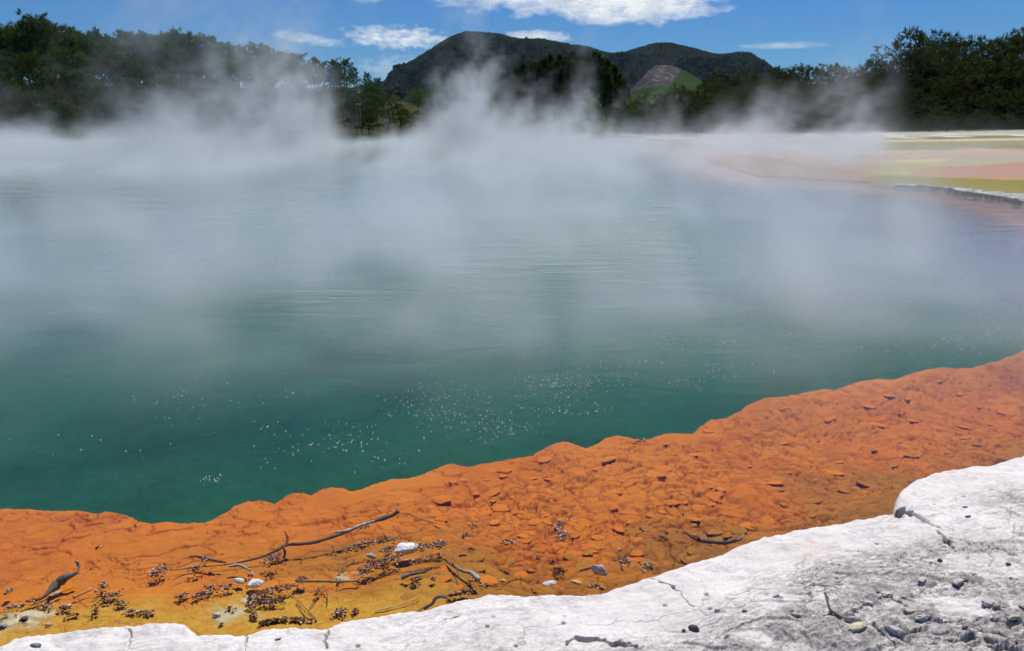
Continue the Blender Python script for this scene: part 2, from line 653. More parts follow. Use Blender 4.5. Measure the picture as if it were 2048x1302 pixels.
# slow form: rounded lobes at the lip, a trough, then up to the beach at the left
leftness = 1 - sstep(850, 1150, U)
depth_mid = -0.17 - 0.05 * sstep(1200, 1900, U)
Z = LIPZ - 0.06 * (1 - sstep(0, 0.16, dl)) ** 2
Z = Z + (depth_mid - LIPZ) * sstep(0.15, 1.1, dl)
shore_z = -0.006 * leftness + -0.13 * (1 - leftness)
wl = sstep(0.0, 1.0, 1 - dshore / (1.25 * leftness + 0.35 * (1 - leftness)))
Z = Z * (1 - wl) + shore_z * wl
Z = Z + 0.030 * fbm(X * 1.1, Y * 1.4, 4, 3) * (1 - 0.85 * wl * leftness)
# cobbles
ang = math.radians(-14)
rx_ = X * math.cos(ang) - Y * math.sin(ang)
ry_ = X * math.sin(ang) + Y * math.cos(ang)
wx = rx_ + 0.05 * fbm(X * 7, Y * 7, 3, 11)
wy = ry_ + 0.05 * fbm(X * 7 + 9, Y * 7, 3, 12)
cob = sstep(600, 1000, U + 180 * fbm(X * 1.3, Y * 1.3, 3, 21)) * sstep(0.12, 0.7, dl)
cob = np.clip(cob + 0.30 * sstep(0.15, 0.5, dl), 0, 1)
far_right = sstep(1450, 1800, U)
f1, f2, cid, vx, vy = worley(wx * 21 / 1.35, wy * 21, 31)
ed = np.clip((f2 - f1) / 0.42, 0, 1)
cell_z = 0.009 * (np.sqrt(ed * (2 - ed)) * (0.5 + 0.8 * cid)) - 0.005
gap_shade = 1 - sstep(0.03, 0.20, f2 - f1)
cell_c = cid.copy()
for sc_, amp_c, seed, st, thr, rr_ in ((10.5, 0.020, 41, 1.45, 0.35, 0.50), (6.2, 0.022, 51, 1.35, 0.68, 0.46)):
    f1, f2, cid, vx, vy = worley(wx * sc_ / st + 0.12 * perlin(wx * 40, wy * 40, 7), wy * sc_, seed)
    cc_ = (cid * 7.13) % 1
    rr = rr_ * (0.7 + 0.45 * cc_)
    t_ = np.clip(1 - (f1 / rr) ** 2, 0, 1)
    tilt = ((cid * 13.7) % 1 - 0.5) * vx + (cc_ - 0.5) * vy
    stone = amp_c * (t_ ** 0.42) * (0.65 + 0.6 * cc_) + 0.9 * amp_c * tilt * (t_ > 0) - 0.004
    on_ = (cid > thr) & (t_ > 0) & (stone > cell_z)
    cell_z = np.where(on_, stone, cell_z)
    cell_c = np.where(on_, cid, cell_c)
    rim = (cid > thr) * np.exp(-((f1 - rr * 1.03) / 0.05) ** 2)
    gap_shade = np.where(on_, 0, np.maximum(gap_shade, rim))
ang2 = math.radians(33)
fx2 = X * math.cos(ang2) + Y * math.sin(ang2)
fy2 = -X * math.sin(ang2) + Y * math.cos(ang2)
ridge = 1 - np.abs(fbm(wx * 2.2, wy * 5.5, 4, 61) * (1 - far_right) + fbm(fx2 * 3.4, fy2 * 1.2, 4, 62) * far_right) * 2.2
flow = (0.014 + 0.022 * far_right) * np.clip(ridge, 0, 1) ** 2
f1, f2, cid2, vx, vy = worley(wx * 3.0 + 0.3 * fbm(X * 9, Y * 9, 3, 71), wy * 4.5 + 0.3 * fbm(X * 9, Y * 9, 3, 72), 73)
cracks0 = 0
f1, f2, cid2, vx, vy = worley(wx * 7.0 + 0.4 * fbm(X * 15, Y * 15, 3, 76), wy * 12.0 + 0.4 * fbm(X * 15, Y * 15, 3, 77), 78)
cr2 = np.exp(-((f2 - f1) / 0.075) ** 2) * sstep(-0.1, 0.15, fbm(X * 1.9, Y * 2.6, 3, 79))
f1, f2, cid2, vx, vy = worley(wx * 3.0 + 0.3 * fbm(X * 9, Y * 9, 3, 71), wy * 4.5 + 0.3 * fbm(X * 9, Y * 9, 3, 72), 73)
cracks = np.exp(-((f2 - f1) / 0.05) ** 2) * sstep(-0.15, 0.12, fbm(X * 2.1, Y * 2.1, 3, 75))
cracks = np.clip(cracks + cr2, 0, 1)
amp = cob * (1 - 0.35 * far_right) * (1 - 0.75 * leftness * wl)
Z = Z + cell_z * amp * 1.0 + flow * (1 - 0.5 * cob) * sstep(0.1, 0.4, dl) * (1 - wl * leftness) - 0.022 * cracks * (1 - 0.75 * wl)
Z = Z + 0.004 * fbm(X * 22, Y * 30, 3, 81) * (1 - 0.6 * wl * leftness)
# plates of crust lying at the foot of the shelf
pl = sstep(0.02, 0.30, fbm(wx * 2.6, wy * 5.2, 3, 91)) * sstep(0.15, 0.5, dl) * (1 - wl)
Z = Z + 0.010 * pl * np.sign(fbm(wx * 6, wy * 12, 3, 95))*0.5
leftn2 = 1 - sstep(780, 1000, U)
brown = sstep(0.60, 0.15, dshore + 0.35 * fbm(X * 1.8, Y * 1.8, 3, 99)) if False else 1 - sstep(0.15, 0.8, dshore + 0.45 * fbm(X * 1.8, Y * 1.8, 3, 99))
brown = brown * 0.95 * sstep(560, 820, U)
brown = np.maximum(brown, 0.75 * np.exp(-((U - 700) / 230) ** 2) * (1 - sstep(0.1, 0.32, np.abs(dshore - 0.62 + 0.2 * fbm(X * 2, Y * 2, 3, 98)))))
yellow = (1 - sstep(0.12, 0.34, dshore + 0.25 * fbm(X * 2.5, Y * 2.5, 3, 97))) * (1 - sstep(760, 1000, U))
yellow = np.clip(yellow + 0.12 * (1 - sstep(0.3, 1.0, dshore)) * leftn2, 0, 1)
pale = np.zeros_like(X)
for (qx, qy, qr) in ((55, 1240, 0.11), (85, 1232, 0.08), (470, 1228, 0.10), (505, 1205, 0.06), (690, 1145, 0.05), (20, 1250, 0.1)):
    ex, ey = P(qx, qy, -0.02)
    dd = np.hypot(X - ex, (Y - ey) * 1.2) + 0.11 * fbm(X * 11, Y * 14, 4, 96)
    pale = np.maximum(pale, 0.85 * (1 - sstep(qr * 0.2, qr * 1.15, dd)))
    Z = Z + 0.006 * (1 - sstep(qr * 0.3, qr * 1.2, dd))
# drop-off behind the lip
extra = []
for k, (back, dz) in enumerate(((0.02, -0.03), (0.045, -0.09), (0.06, -0.25), (0.08, -0.55), (0.12, -1.25))):
    extra.append((lx + 0.0 * lx, ly + back, Z[0] + dz))
XX = np.vstack([e[0][None, :] for e in extra[::-1]] + [X])
YY = np.vstack([e[1][None, :] for e in extra[::-1]] + [Y])
ZZ = np.vstack([e[2][None, :] for e in extra[::-1]] + [Z])
pad = np.zeros((len(extra), len(us)))
deepr = pad.copy()
deepr[:3] = 1.0
deepr[3] = 0.5
V = np.stack([XX, YY, ZZ], -1).reshape(-1, 3)
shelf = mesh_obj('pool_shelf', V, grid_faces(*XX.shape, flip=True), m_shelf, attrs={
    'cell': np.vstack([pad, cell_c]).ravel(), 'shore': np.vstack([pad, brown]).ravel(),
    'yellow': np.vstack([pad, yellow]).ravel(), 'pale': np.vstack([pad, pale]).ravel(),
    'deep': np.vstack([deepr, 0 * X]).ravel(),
    'gap_shade': np.vstack([pad, np.clip(gap_shade * amp + 1.0 * cracks * (1 - cob) * (1 - 0.8 * wl) * sstep(0.1, 0.3, dl), 0, 1)]).ravel()})
tag(shelf, kind='structure')
SHELF = (us, X, Y, Z)

# ------------------------------------------------------------------ white sinter ledge
LZ = 0.10
ul = np.concatenate([np.arange(-400, -60, 8.0), np.arange(-60, 2110, 1.6), np.arange(2110, 2900, 8.0)])
e_y = smooth(curve(LEDGE, ul), 3)
e_y = e_y + 2.6 * perlin(ul / 13.0, ul * 0 + 3.3, 105) + 0.8 * perlin(ul / 5.0, ul * 0 + 1.3, 106)
bot_y = np.maximum(1330.0, e_y + 90) + 0 * ul
NL = 260
tl = np.linspace(0, 1, NL) ** 1.12
ry = lerp_rows(e_y, bot_y, tl)
UL = np.broadcast_to(ul, ry.shape)
zpl = LZ + 0 * ry
LX, LY = P(UL, ry, zpl)
de, _ = seg_dist(LX, LY, [tuple(float(q) for q in P(a, b, LZ)) for a, b in zip(ul[::3], e_y[::3])])
de[0] = 0
CRACKS = [  # polyline in photo pixels, width (m), depth (m)
    ([(1780, 1020), (1800, 1024), (1824, 1024)], 0.05, 0.12),
    ([(1820, 1023), (1848, 1040), (1880, 1060)], 0.014, 0.025),
    ([(1872, 1062), (1885, 1072), (1893, 1085), (1908, 1098)], 0.012, 0.07),
    ([(1290, 1150), (1330, 1168), (1360, 1185), (1385, 1215)], 0.007, 0.025),
    ([(1132, 1290), (1150, 1274), (1172, 1280), (1192, 1277), (1206, 1285)], 0.018, 0.08),
    ([(1206, 1283), (1222, 1290), (1245, 1291), (1268, 1296)], 0.026, 0.09),
    ([(1800, 1290), (1835, 1270), (1860, 1256), (1900, 1250), (1935, 1252)], 0.010, 0.07),
    ([(1935, 1252), (1950, 1242), (1985, 1243), (2015, 1254), (2048, 1252), (2110, 1262)], 0.016, 0.09),
    ([(1610, 1182), (1632, 1177), (1655, 1181), (1675, 1190)], 0.007, 0.05),
    ([(1705, 1243), (1740, 1262), (1770, 1285), (1790, 1300)], 0.010, 0.06),
    ([(1752, 1195), (1780, 1205), (1808, 1228), (1835, 1243), (1852, 1243)], 0.008, 0.045),
    ([(652, 1246), (656, 1262), (650, 1282), (660, 1302)], 0.007, 0.030),
    ([(380, 1238), (385, 1252), (402, 1268)], 0.006, 0.03),
    ([(498, 1256), (490, 1275), (492, 1300)], 0.006, 0.020),
    ([(250, 1245), (262, 1270), (255, 1300)], 0.006, 0.016),
    ([(870, 1250), (895, 1238), (920, 1231)], 0.008, 0.03),
    ([(1942, 1087), (1975, 1092), (2005, 1097), (2048, 1118), (2100, 1140)], 0.006, 0.03),
    ([(1880, 1166), (1925, 1172), (1955, 1174)], 0.006, 0.03),
    ([(1700, 1232), (1720, 1236)], 0.012, 0.03),
    ([(1830, 1302), (1900, 1290), (1950, 1284), (2000, 1290), (2060, 1285)], 0.012, 0.07),
    ([(1900, 1275), (1940, 1268), (1965, 1272), (2000, 1270), (2048, 1280)], 0.009, 0.05),
    ([(1980, 1300), (2010, 1292), (2050, 1303)], 0.02, 0.07),
]
LUMPS = [(1840, 1163, 0.05), (1930, 1160, 0.06), (1765, 1186, 0.05), (1795, 1200, 0.05), (1818, 1222, 0.06), (1843, 1238, 0.05),
         (1735, 1208, 0.045), (1980, 1205, 0.05), (2020, 1238, 0.05), (1780, 1262, 0.06), (1700, 1248, 0.03), (1855, 1170, 0.03),
         (1590, 1230, 0.05), (1640, 1280, 0.09), (1720, 1290, 0.09), (2045, 1215, 0.04), 
         (1560, 1270, 0.06), (1810, 1275, 0.05), (1660, 1262, 0.05), (1480, 1295, 0.06)]
crk = np.zeros_like(LX)
zc = np.zeros_like(LX)
jx = LX + 0.016 * fbm(LX * 30, LY * 30, 3, 131)
jy = LY + 0.016 * fbm(LX * 30 + 5, LY * 30, 3, 132)
for pts, wdt, dep in CRACKS:
    pw = [tuple(float(q) for q in P(a, b, LZ)) for a, b in pts]
    x0_, x1_ = min(a for a, b in pts) - 60, max(a for a, b in pts) + 60
    cmask = (ul > x0_) & (ul < x1_)
    d, t_ = seg_dist(jx[:, cmask], jy[:, cmask], pw)
    wv = wdt * (0.35 + 0.65 * np.sin(np.pi * np.clip(t_, 0.04, 0.96)) ** 0.6) * 0.6 * (0.35 + 1.1 * np.clip(0.5 + 1.6 * perlin(LX[:, cmask] * 22, LY[:, cmask] * 22, 133), 0, 1))
    k = 1 - sstep(wv * 0.5, wv * 1.3, d)
    zc[:, cmask] = np.minimum(zc[:, cmask], -dep * k)
    crk[:, cmask] = np.maximum(crk[:, cmask], k * min(1, dep / 0.05))
lump = np.zeros_like(LX)
for a, b, r in LUMPS:
    ex, ey = P(a, b, LZ)
    dd = np.hypot((LX - ex) * 0.75, LY - ey) + 0.35 * r * fbm(LX * 20, LY * 20, 3, 141)
    lump = np.maximum(lump, 1 - sstep(r * 0.45, r * 0.95, dd))
gn = fbm(LX * 0.9 + LY * 0.5, LY * 2.0 - LX * 0.5, 4, 151)
inner = sstep(0.16, 0.42, de + 0.12 * gn)
greym = np.clip(inner * (0.7 + 0.9 * sstep(-0.3, 0.1, gn)), 0, 1)
plate = np.zeros_like(LX)                       # smooth whiter plates
for a, b, rx2, ry2 in ((1990, 1050, 0.35, 0.2), (1560, 1215, 0.08, 0.06), (2000, 1130, 0.3, 0.12), (1900, 1215, 0.28, 0.07), (1500, 1282, 0.1, 0.04)):
    ex, ey = P(a, b, LZ)
    q = np.hypot((LX - ex) / rx2, (LY - ey) / ry2) + 0.35 * fbm(LX * 5, LY * 5, 3, 161)
    plate = np.maximum(plate, 1 - sstep(0.75, 1.0, q))
greym = greym * (1 - 0.75 * plate)
# base form: rounded brim, gentle swells, crust texture, broken steps lower right
brim = np.sqrt(np.clip(1 - (1 - np.clip(de / 0.045, 0, 1)) ** 2, 0, 1))
LZZ = 0.045 + (LZ - 0.045) * brim
LZZ = LZZ + 0.030 * fbm(LX * 0.9, LY * 1.4, 3, 171) * sstep(0, 0.3, de)
LZZ = LZZ + 0.014 * (fbm(LX * 9, LY * 11, 4, 185) - 0.1) * (1 - sstep(0.05, 0.25, de)) * sstep(0, 0.03, de)
LZZ = LZZ + 0.010 * fbm(LX * 6, LY * 8, 3, 172) * (1 - 0.5 * plate) * sstep(0, 0.05, de)
f1, f2, cid, vx, vy = worley(jx * 38, jy * 46, 173)
rough = 0.005 * (np.clip(1 - f1 * 1.3, 0, 1)) * greym
LZZ = LZZ + rough + 0.0032 * fbm(LX * 45, LY * 60, 3, 174) * (0.35 + greym) * (1 - 0.7 * plate) * sstep(0, 0.04, de)
f1, f2, cid, vx, vy = worley(jx * 24, jy * 30, 175)
f1b, _, _, _, _ = worley(jx * 55, jy * 60, 176)
LZZ = LZZ + lump * (0.003 + 0.010 * np.clip(1 - f1 * 1.15, 0, 1) + 0.007 * np.clip(1 - f1b * 1.3, 0, 1))
stepm = sstep(1740, 1880, UL + 60 * gn) * sstep(1225, 1262, ry)
q = fbm(LX * 2.2 + LY * 1.2, LY * 5.0, 4, 177) * 5.0
sq = np.floor(q) + sstep(0.0, 0.18, q - np.floor(q))
LZZ = LZZ + stepm * 0.013 * sq
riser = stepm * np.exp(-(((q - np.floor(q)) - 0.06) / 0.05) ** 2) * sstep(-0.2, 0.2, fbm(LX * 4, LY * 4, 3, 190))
q2 = fbm(LX * 1.5 + LY * 0.8 + 3, LY * 3.0, 4, 178) * 3.4
fq = q2 - np.floor(q2)
LZZ = LZZ + 0.010 * (np.floor(q2) + sstep(0.0, 0.04, fq)) * sstep(0.2, 0.5, de)
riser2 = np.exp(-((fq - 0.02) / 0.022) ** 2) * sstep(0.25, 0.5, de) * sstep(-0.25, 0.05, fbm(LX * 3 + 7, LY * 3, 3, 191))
q3 = fbm(LX * 3.1 + LY * 1.6 + 8, LY * 6.5, 4, 192) * 4.0
fq3 = q3 - np.floor(q3)
LZZ = LZZ + 0.005 * (np.floor(q3) + sstep(0.0, 0.05, fq3)) * sstep(0.3, 0.6, de)
fz1, fz2, _, _, _ = worley(LX * 2.6 + 0.35 * fbm(LX * 7, LY * 7, 4, 194), LY * 4.6 - LX * 1.2 + 0.35 * fbm(LX * 7 + 3, LY * 7, 4, 195), 196)
fine_c = np.exp(-((fz2 - fz1) / 0.022) ** 2) * sstep(0.12, 0.3, de) * sstep(-0.15, 0.05, fbm(LX * 2.2, LY * 2.2, 3, 197))
LZZ = LZZ - 0.006 * fine_c
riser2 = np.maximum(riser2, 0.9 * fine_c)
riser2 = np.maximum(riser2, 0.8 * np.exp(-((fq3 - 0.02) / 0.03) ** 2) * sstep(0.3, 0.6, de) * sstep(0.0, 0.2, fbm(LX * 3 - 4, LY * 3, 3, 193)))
LZZ = LZZ + zc
f1, f2, cid, vx, vy = worley(LX * 9, LY * 9, 179)      # little pits
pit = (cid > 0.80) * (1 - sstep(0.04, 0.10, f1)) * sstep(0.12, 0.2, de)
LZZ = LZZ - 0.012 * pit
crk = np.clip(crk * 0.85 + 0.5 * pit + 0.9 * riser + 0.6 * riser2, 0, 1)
wet = (1 - sstep(0.015, 0.05, LZZ + 0.02 * fbm(LX * 14, LY * 14, 3, 180))) * (1 - sstep(0.03, 0.08, de)) * 0.9
# apron running on below and behind the camera
apr = []
for yy, dz in ((0.9, 0), (0.3, 0), (-1.0, 0.0), (-4.0, 0.02), (-12.0, 0.05), (-40, 0.1)):
    k = abs(yy) + 1.5
    ax_ = LX[-1] * (1 + 0.02 * k)
    ay_ = np.minimum(LY[-1] - 0.05, yy) if yy > -1 else np.full_like(ax_, yy)
    sp_ = 1.0 + max(0, -yy) * 0.6
    apr.append((ax_ * sp_, ay_, np.full_like(ax_, LZ + dz)))
AX = np.vstack([LX] + [a[0][None] for a in apr])
AY = np.vstack([LY] + [a[1][None] for a in apr])
AZ = np.vstack([LZZ] + [a[2][None] for a in apr])
# skirt under the brim
AX = np.vstack([LX[0][None], AX]); AY = np.vstack([LY[0][None] - 0.03, AY]); AZ = np.vstack([np.full((1, len(ul)), -0.3), AZ])


def padr(a, v=0.0):
    return np.vstack([np.full((1, a.shape[1]), v), a, np.full((len(apr), a.shape[1]), v)]).ravel()


ledge = mesh_obj('sinter_ledge', np.stack([AX, AY, AZ], -1).reshape(-1, 3), grid_faces(*AX.shape, flip=True), m_ledge, attrs={
    'grey': padr(greym), 'lump': padr(lump), 'crack': padr(crk), 'wet': padr(wet)})
tag(ledge, kind='structure')
LEDGEG = (ul, LX, LY, LZZ)


def surf_z(G, px, py):
    """height of a built sheet under photo pixel (px,py): nearest vertex in pixel space"""
    uu, X_, Y_, Z_ = G
    j = int(np.clip(np.searchsorted(uu, px), 0, len(uu) - 1))
    pxs, pys = to_px(X_[:, j], Y_[:, j], Z_[:, j])
    i = int(np.argmin(np.abs(pys - py)))
    return Vector((float(X_[i, j]), float(Y_[i, j]), float(Z_[i, j])))


# ------------------------------------------------------------------ ground sheet out to the horizon
angs = np.concatenate([np.linspace(-180, -52, 30)[:-1], np.linspace(-52, 52, 900), np.linspace(52, 180, 30)[1:]])
angs = np.radians(angs)
rad = np.concatenate([[0.5, 2, 4, 6, 8], np.geomspace(9, 130, 420), np.geomspace(133, 4300, 90)])
A, R_ = np.meshgrid(angs, rad)
GX = np.sin(A) * R_
GY = np.cos(A) * R_
ins = inside(GX, GY, pool_w)
dn, _ = seg_dist(GX, GY, ledge_w)
dfe, _ = seg_dist(GX, GY, far_edge_w)
dfs, _ = seg_dist(GX, GY, far_shore_w)
dfar = np.minimum(dfe, dfs)
dall = np.minimum(dn, dfar)
sd = np.where(ins, -dall, dall)
nearside = dn < dfar
gz = np.where(sd < 0, -1.3, 0.0)
gz = np.where(nearside, -1.3 + 1.3 * sstep(0.3, 0.9, sd), gz)
# far shore: shelves in, flats out
farz = np.where(sd < 0, -0.10 + 0.0 * sd - 1.2 * sstep(1.0, 1.5, -sd + 0.25 * fbm(GX * 1.2, GY * 1.2, 3, 201)), 0.05 * sstep(0, 0.8, sd) + 0.03)
farz = np.where((sd < 0), farz - 0.03, farz)
gz = np.where(nearside, gz, farz)
px_, py_ = to_px(GX, GY, np.maximum(gz, 0))
out_ = (~ins)
rise = out_ & (GY > 20)
leftb = np.where(rise, 4.0 * sstep(0, 60, sd) * sstep(-2, -25, -0 - GX * -1) if False else 0.0, 0.0)
azd = np.degrees(A)
lw = 1 - sstep(-12, -2, azd)
rw = sstep(8, 22, azd)
bank = np.where(rise, lw * (5.0 * sstep(8, 60, sd)) + rw * (3.0 * sstep(56, 90, sd)) + 0.6 * sstep(5, 60, sd), 0.0)
und = np.where(rise, fbm(GX * 0.15, GY * 0.15, 4, 211) * 0.25 * sstep(25, 60, sd) + 0.02 * fbm(GX * 1.0, GY * 1.0, 3, 212), 0.0)
gz = gz + bank + und
# white crusty bank at the back of the flats on the right
crb = np.exp(-((dfe - 44 + 0 * GX) / 7.0) ** 2)
gcol = np.zeros(GX.shape + (3,))


def paint(mask, col):
    m = np.clip(mask, 0, 1)[..., None]
    gcol[:] = gcol * (1 - m) + np.array(col) * m


paint(np.ones_like(GX), (0.36, 0.34, 0.28))
paint((azd < 5) * (GY > 20), (0.085, 0.085, 0.05))
wob = 6.0 * fbm(GX * 0.35, GY * 0.18, 5, 221) * sstep(272, 300, py_) + 1.5 * fbm(GX * 0.5, GY * 0.25, 4, 229)
fy = py_ + wob * 0.6
wobx = px_ + 18 * fbm(GX * 0.4, GY * 0.3, 3, 222)
flat = (out_ & (GY > 8) & (azd > 4)).astype(float)


def band(lo, hi, s=2.0):
    s = s * 1.8
    return sstep(lo - s, lo + s, fy) * (1 - sstep(hi - s, hi + s, fy))


paint(flat * band(262, 280, 1.5) * (0.45 + 1.2 * np.clip(fbm(GX * 0.35, GY * 0.8, 4, 225) + 0.3, 0, 1)), (0.46, 0.44, 0.36))
paint(flat * band(279.0, 283, 0.6), (0.20, 0.19, 0.06))
paint(flat * band(283, 286, 0.6), (0.58, 0.52, 0.22))
paint(flat * band(286.5, 301, 1.5), (0.26, 0.23, 0.10))
paint(flat * band(301, 318, 2.5), (0.46, 0.35, 0.27))
paint(flat * band(318, 332, 2), (0.42, 0.39, 0.28))
paint(flat * band(320, 324, 1.0) * sstep(1780, 1810, wobx) * (1 - sstep(1880, 1910, wobx)), (0.6, 0.48, 0.2))
paint(flat * sstep(330, 334, fy), (0.42, 0.36, 0.16))
paint(flat * sstep(348, 356, fy), (0.27, 0.225, 0.04))
# pink sheet
qq = np.clip((wobx - 1815) / 250.0, 0, 1.3)
top = 345 - 19 * np.sqrt(qq)
bot = 346 + 14 * np.sqrt(qq)
pk = sstep(-2, 3, fy - top) * sstep(-3, 3, bot - fy) * sstep(1815, 1835, wobx)
paint(flat * np.clip(pk * 1.3, 0, 1), (0.46, 0.29, 0.16))
pk2 = sstep(0, 6, fy - top) * sstep(2, 9, bot - fy) * sstep(1850, 1900, wobx)
paint(flat * pk2, (0.46, 0.275, 0.22))
paint(flat * (1 - sstep(1700, 1790, wobx)) * sstep(300, 312, fy), (0.36, 0.27, 0.21))
paint(flat * (1 - sstep(1640, 1760, wobx)) * (1 - sstep(296, 306, fy)), (0.26, 0.24, 0.19))
# forest floor, banks and distance
paint(out_ * sstep(66, 74, GY), (0.055, 0.06, 0.025))
paint(out_ * (GX < 10) * sstep(58, 62, R_), (0.055, 0.06, 0.025))
paint(out_ * sstep(120, 200, R_), (0.05, 0.075, 0.03))
paint((azd > 4) * out_ * crb * sstep(0.05, 0.2, fbm(GX * 0.3, GY * 0.3, 3, 231)) * (py_ < 282), (0.66, 0.64, 0.56))
paint(ins * 1.0, (0.023, 0.104, 0.060))
paint(ins * (gz > -0.6) * (~nearside) * sstep(3, 9, azd), (0.46, 0.17, 0.075))
paint((~ins) * nearside * (R_ < 40), (0.6, 0.58, 0.55))
ground = mesh_obj('ground', np.stack([GX, GY, gz], -1).reshape(-1, 3), grid_faces(*GX.shape, flip=False), m_ground, attrs={
    'col': gcol.reshape(-1, 3)})
tag(ground, kind='structure')


def ground_z(x, y):
    r = math.hypot(x, y)
    a = math.atan2(x, y)
    i = int(np.clip(np.searchsorted(rad, r), 0, len(rad) - 1))
    j = int(np.clip(np.searchsorted(angs, a), 0, len(angs) - 1))
    return float(gz[i, j])


# water sheet (the ground rises through it at the shores)
wf = mesh_obj('water', [(-70, 0.8, 0), (60, 0.8, 0), (75, 75, 0), (-75, 75, 0)], [(0, 1, 2, 3)], m_water, smooth_shade=False)
tag(wf, kind='structure')

# far ledge on the right with its undercut front
m_far, nt, out = new_mat('weathered_sinter')
p = pos(nt)
s = nt.sep(p)
n1 = nt.noise(nt.comb(nt.mul(s[0], 1.2), nt.mul(s[1], 3.0), s[2]), 1.6, 6.0, 0.7, 0.4)
n2 = nt.noise(p, 14.0, 4.0, 0.7)
c = nt.mix(nt.ss(n1, 0.44, 0.60), (0.62, 0.61, 0.55), (0.20, 0.20, 0.17))
c = nt.mix(nt.ss(n2, 0.5, 0.7, 0, 0.6), c, (0.2, 0.19, 0.17))
pbsdf(nt, out, c, 0.9, nt.bump(nt.add(n1, n2), 0.8, 0.08), 0.2)
fe_u = np.linspace(0, 1, 420)
fpx = np.array([1790.0, 1830, 1880, 1930, 1990, 2048, 2150, 2300, 2700])
fpy = np.array([369.0, 373, 379, 388, 396, 408, 436, 478, 560])
fbk = np.array([366.5, 368.0, 370, 374, 379, 385, 402, 430, 490])
uu = np.interp(fe_u, np.linspace(0, 1, 9), fpx)
front = np.interp(uu, fpx, fpy) + 1.0 * perlin(uu / 9, uu * 0 + 4, 301) + 0.5 * perlin(uu / 3, uu * 0 + 4, 302)
backy = np.interp(uu, fpx, fbk) + 0.7 * perlin(uu / 15, uu * 0 + 4, 303)
fx0, fy0 = P(uu, front, 0.0)
fx1, fy1 = P(uu, backy, 0.08)
rowsx, rowsy, rowsz = [], [], []
prof = [(0.10, -0.3), (0.10, 0.0), (0.06, 0.05), (0.01, 0.10), (0.0, 0.14)] + [(0.03 + 0.97 * t, None) for t in np.linspace(0, 1, 22)]
th = 0.04 * sstep(0.0, 0.25, fe_u) + 0.03
for t, zz in prof:
    X_ = fx0 + (fx1 - fx0) * t
    Y_ = fy0 + (fy1 - fy0) * t
    if zz is None:
        q = fbm(X_ * 1.2, Y_ * 3, 3, 311) * 4
        z_ = th * 1.0 + 0.05 * (np.floor(q) + sstep(0, 0.3, q - np.floor(q))) * 0.25 + 0.012 * fbm(X_ * 5, Y_ * 5, 3, 312) - (th - 0.03) * sstep(0.6, 1.0, t)
    else:
        z_ = zz * th / 0.16 + 0 * X_
    rowsx.append(X_); rowsy.append(Y_); rowsz.append(z_)
far_ledge = mesh_obj('far_ledge', np.stack([np.array(rowsx), np.array(rowsy), np.array(rowsz)], -1).reshape(-1, 3),
                     grid_faces(len(prof), len(uu)), m_far)
tag(far_ledge, kind='structure')
# ------------------------------------------------------------------ hills
rng = random.Random(7)
nrng = np.random.default_rng(11)
MTN = [(600, 210), (680, 185), (740, 172), (775, 166), (780, 150), (800, 138), (830, 122), (860, 103), (885, 86), (905, 74), (930, 65), (960, 66),
       (1000, 70), (1020, 76), (1040, 80), (1080, 79), (1100, 83), (1140, 91), (1180, 96), (1200, 104), (1225, 109),
       (1250, 106), (1280, 96), (1310, 88), (1340, 88), (1380, 97), (1420, 108), (1440, 112), (1480, 107), (1500, 110),
       (1525, 124), (1545, 140), (1580, 162), (1660, 195), (1800, 215)]


def hill_mesh(name, sky_pts, u0, u1, nu, y_front, y_back, nv, noise_amp, seed, mat, fcol, front_z=0.0, power=1.15):
    hu = np.linspace(u0, u1, nu)
    sk = curve(sky_pts, hu)
    v = np.concatenate([np.linspace(0, 1, nv), 1 + np.linspace(0.06, 1.0, 12)])
    tx, ty = hu, None
    dx = (hu - 1024) / F_PX
    V_, UU = np.meshgrid(v, hu, indexing='ij')
    Yb = y_back * (1 + 0.05 * perlin(hu / 90.0, hu * 0, seed + 9))
    Y_ = y_front + (Yb[None, :] - y_front) * np.minimum(V_, 1) + np.maximum(V_ - 1, 0) * 0.5 * y_back
    rx, ry_r, rz = ray(hu, sk)
    slope_sky = rz / ry_r
    ztop = CAM_H + Yb * slope_sky
    dxr = rx / ry_r
    X_ = dxr[None, :] * Y_
    vv = np.minimum(V_, 1)
    Z_ = front_z + (ztop[None, :] - front_z) * vv ** power
    amp_ = noise_amp * np.sin(np.pi * np.clip(vv, 0, 1)) ** 0.9 * (1 - vv ** 5)
    sc_ = 1.0 / (y_back * 0.11)
    rdg = 1 - 2 * np.abs(fbm(X_ * sc_ + 0.25 * V_, Y_ * sc_ * 0.45, 4, seed))
    Z_ = Z_ + amp_ * (rdg - 0.75) + amp_ * 0.6 * fbm(X_ * sc_ * 3, Y_ * sc_ * 3, 3, seed + 3)
    Z_ = Z_ - np.maximum(V_ - 1, 0) * ztop[None, :] * 0.9
    col = fcol(UU, V_, X_, Y_, Z_)
    o = mesh_obj(name, np.stack([X_, Y_, Z_], -1).reshape(-1, 3), grid_faces(*X_.shape), mat, attrs={'col': col.reshape(-1, 3)})
    tag(o, kind='structure')
    return hu, v, X_, Y_, Z_


m_hill, nt, out = new_mat('hill_cover')
p = pos(nt)
c = attr(nt, 'col', True)
n1 = nt.noise(p, 0.02, 6.0, 0.7)
n2 = nt.noise(p, 0.12, 5.0, 0.8)
c = nt.mix(nt.ss(n1, 0.35, 0.7, 0.0, 0.55), c, nt.mix(1.0, c, (0.55, 0.55, 0.6), 'MULTIPLY'))
c = nt.mix(nt.ss(n2, 0.55, 0.72, 0.0, 0.5), c, nt.mix(1.0, c, (1.5, 1.5, 1.4), 'MULTIPLY'))
pbsdf(nt, out, c, 1.0, nt.bump(n2, 0.7, 4.0), 0.0)


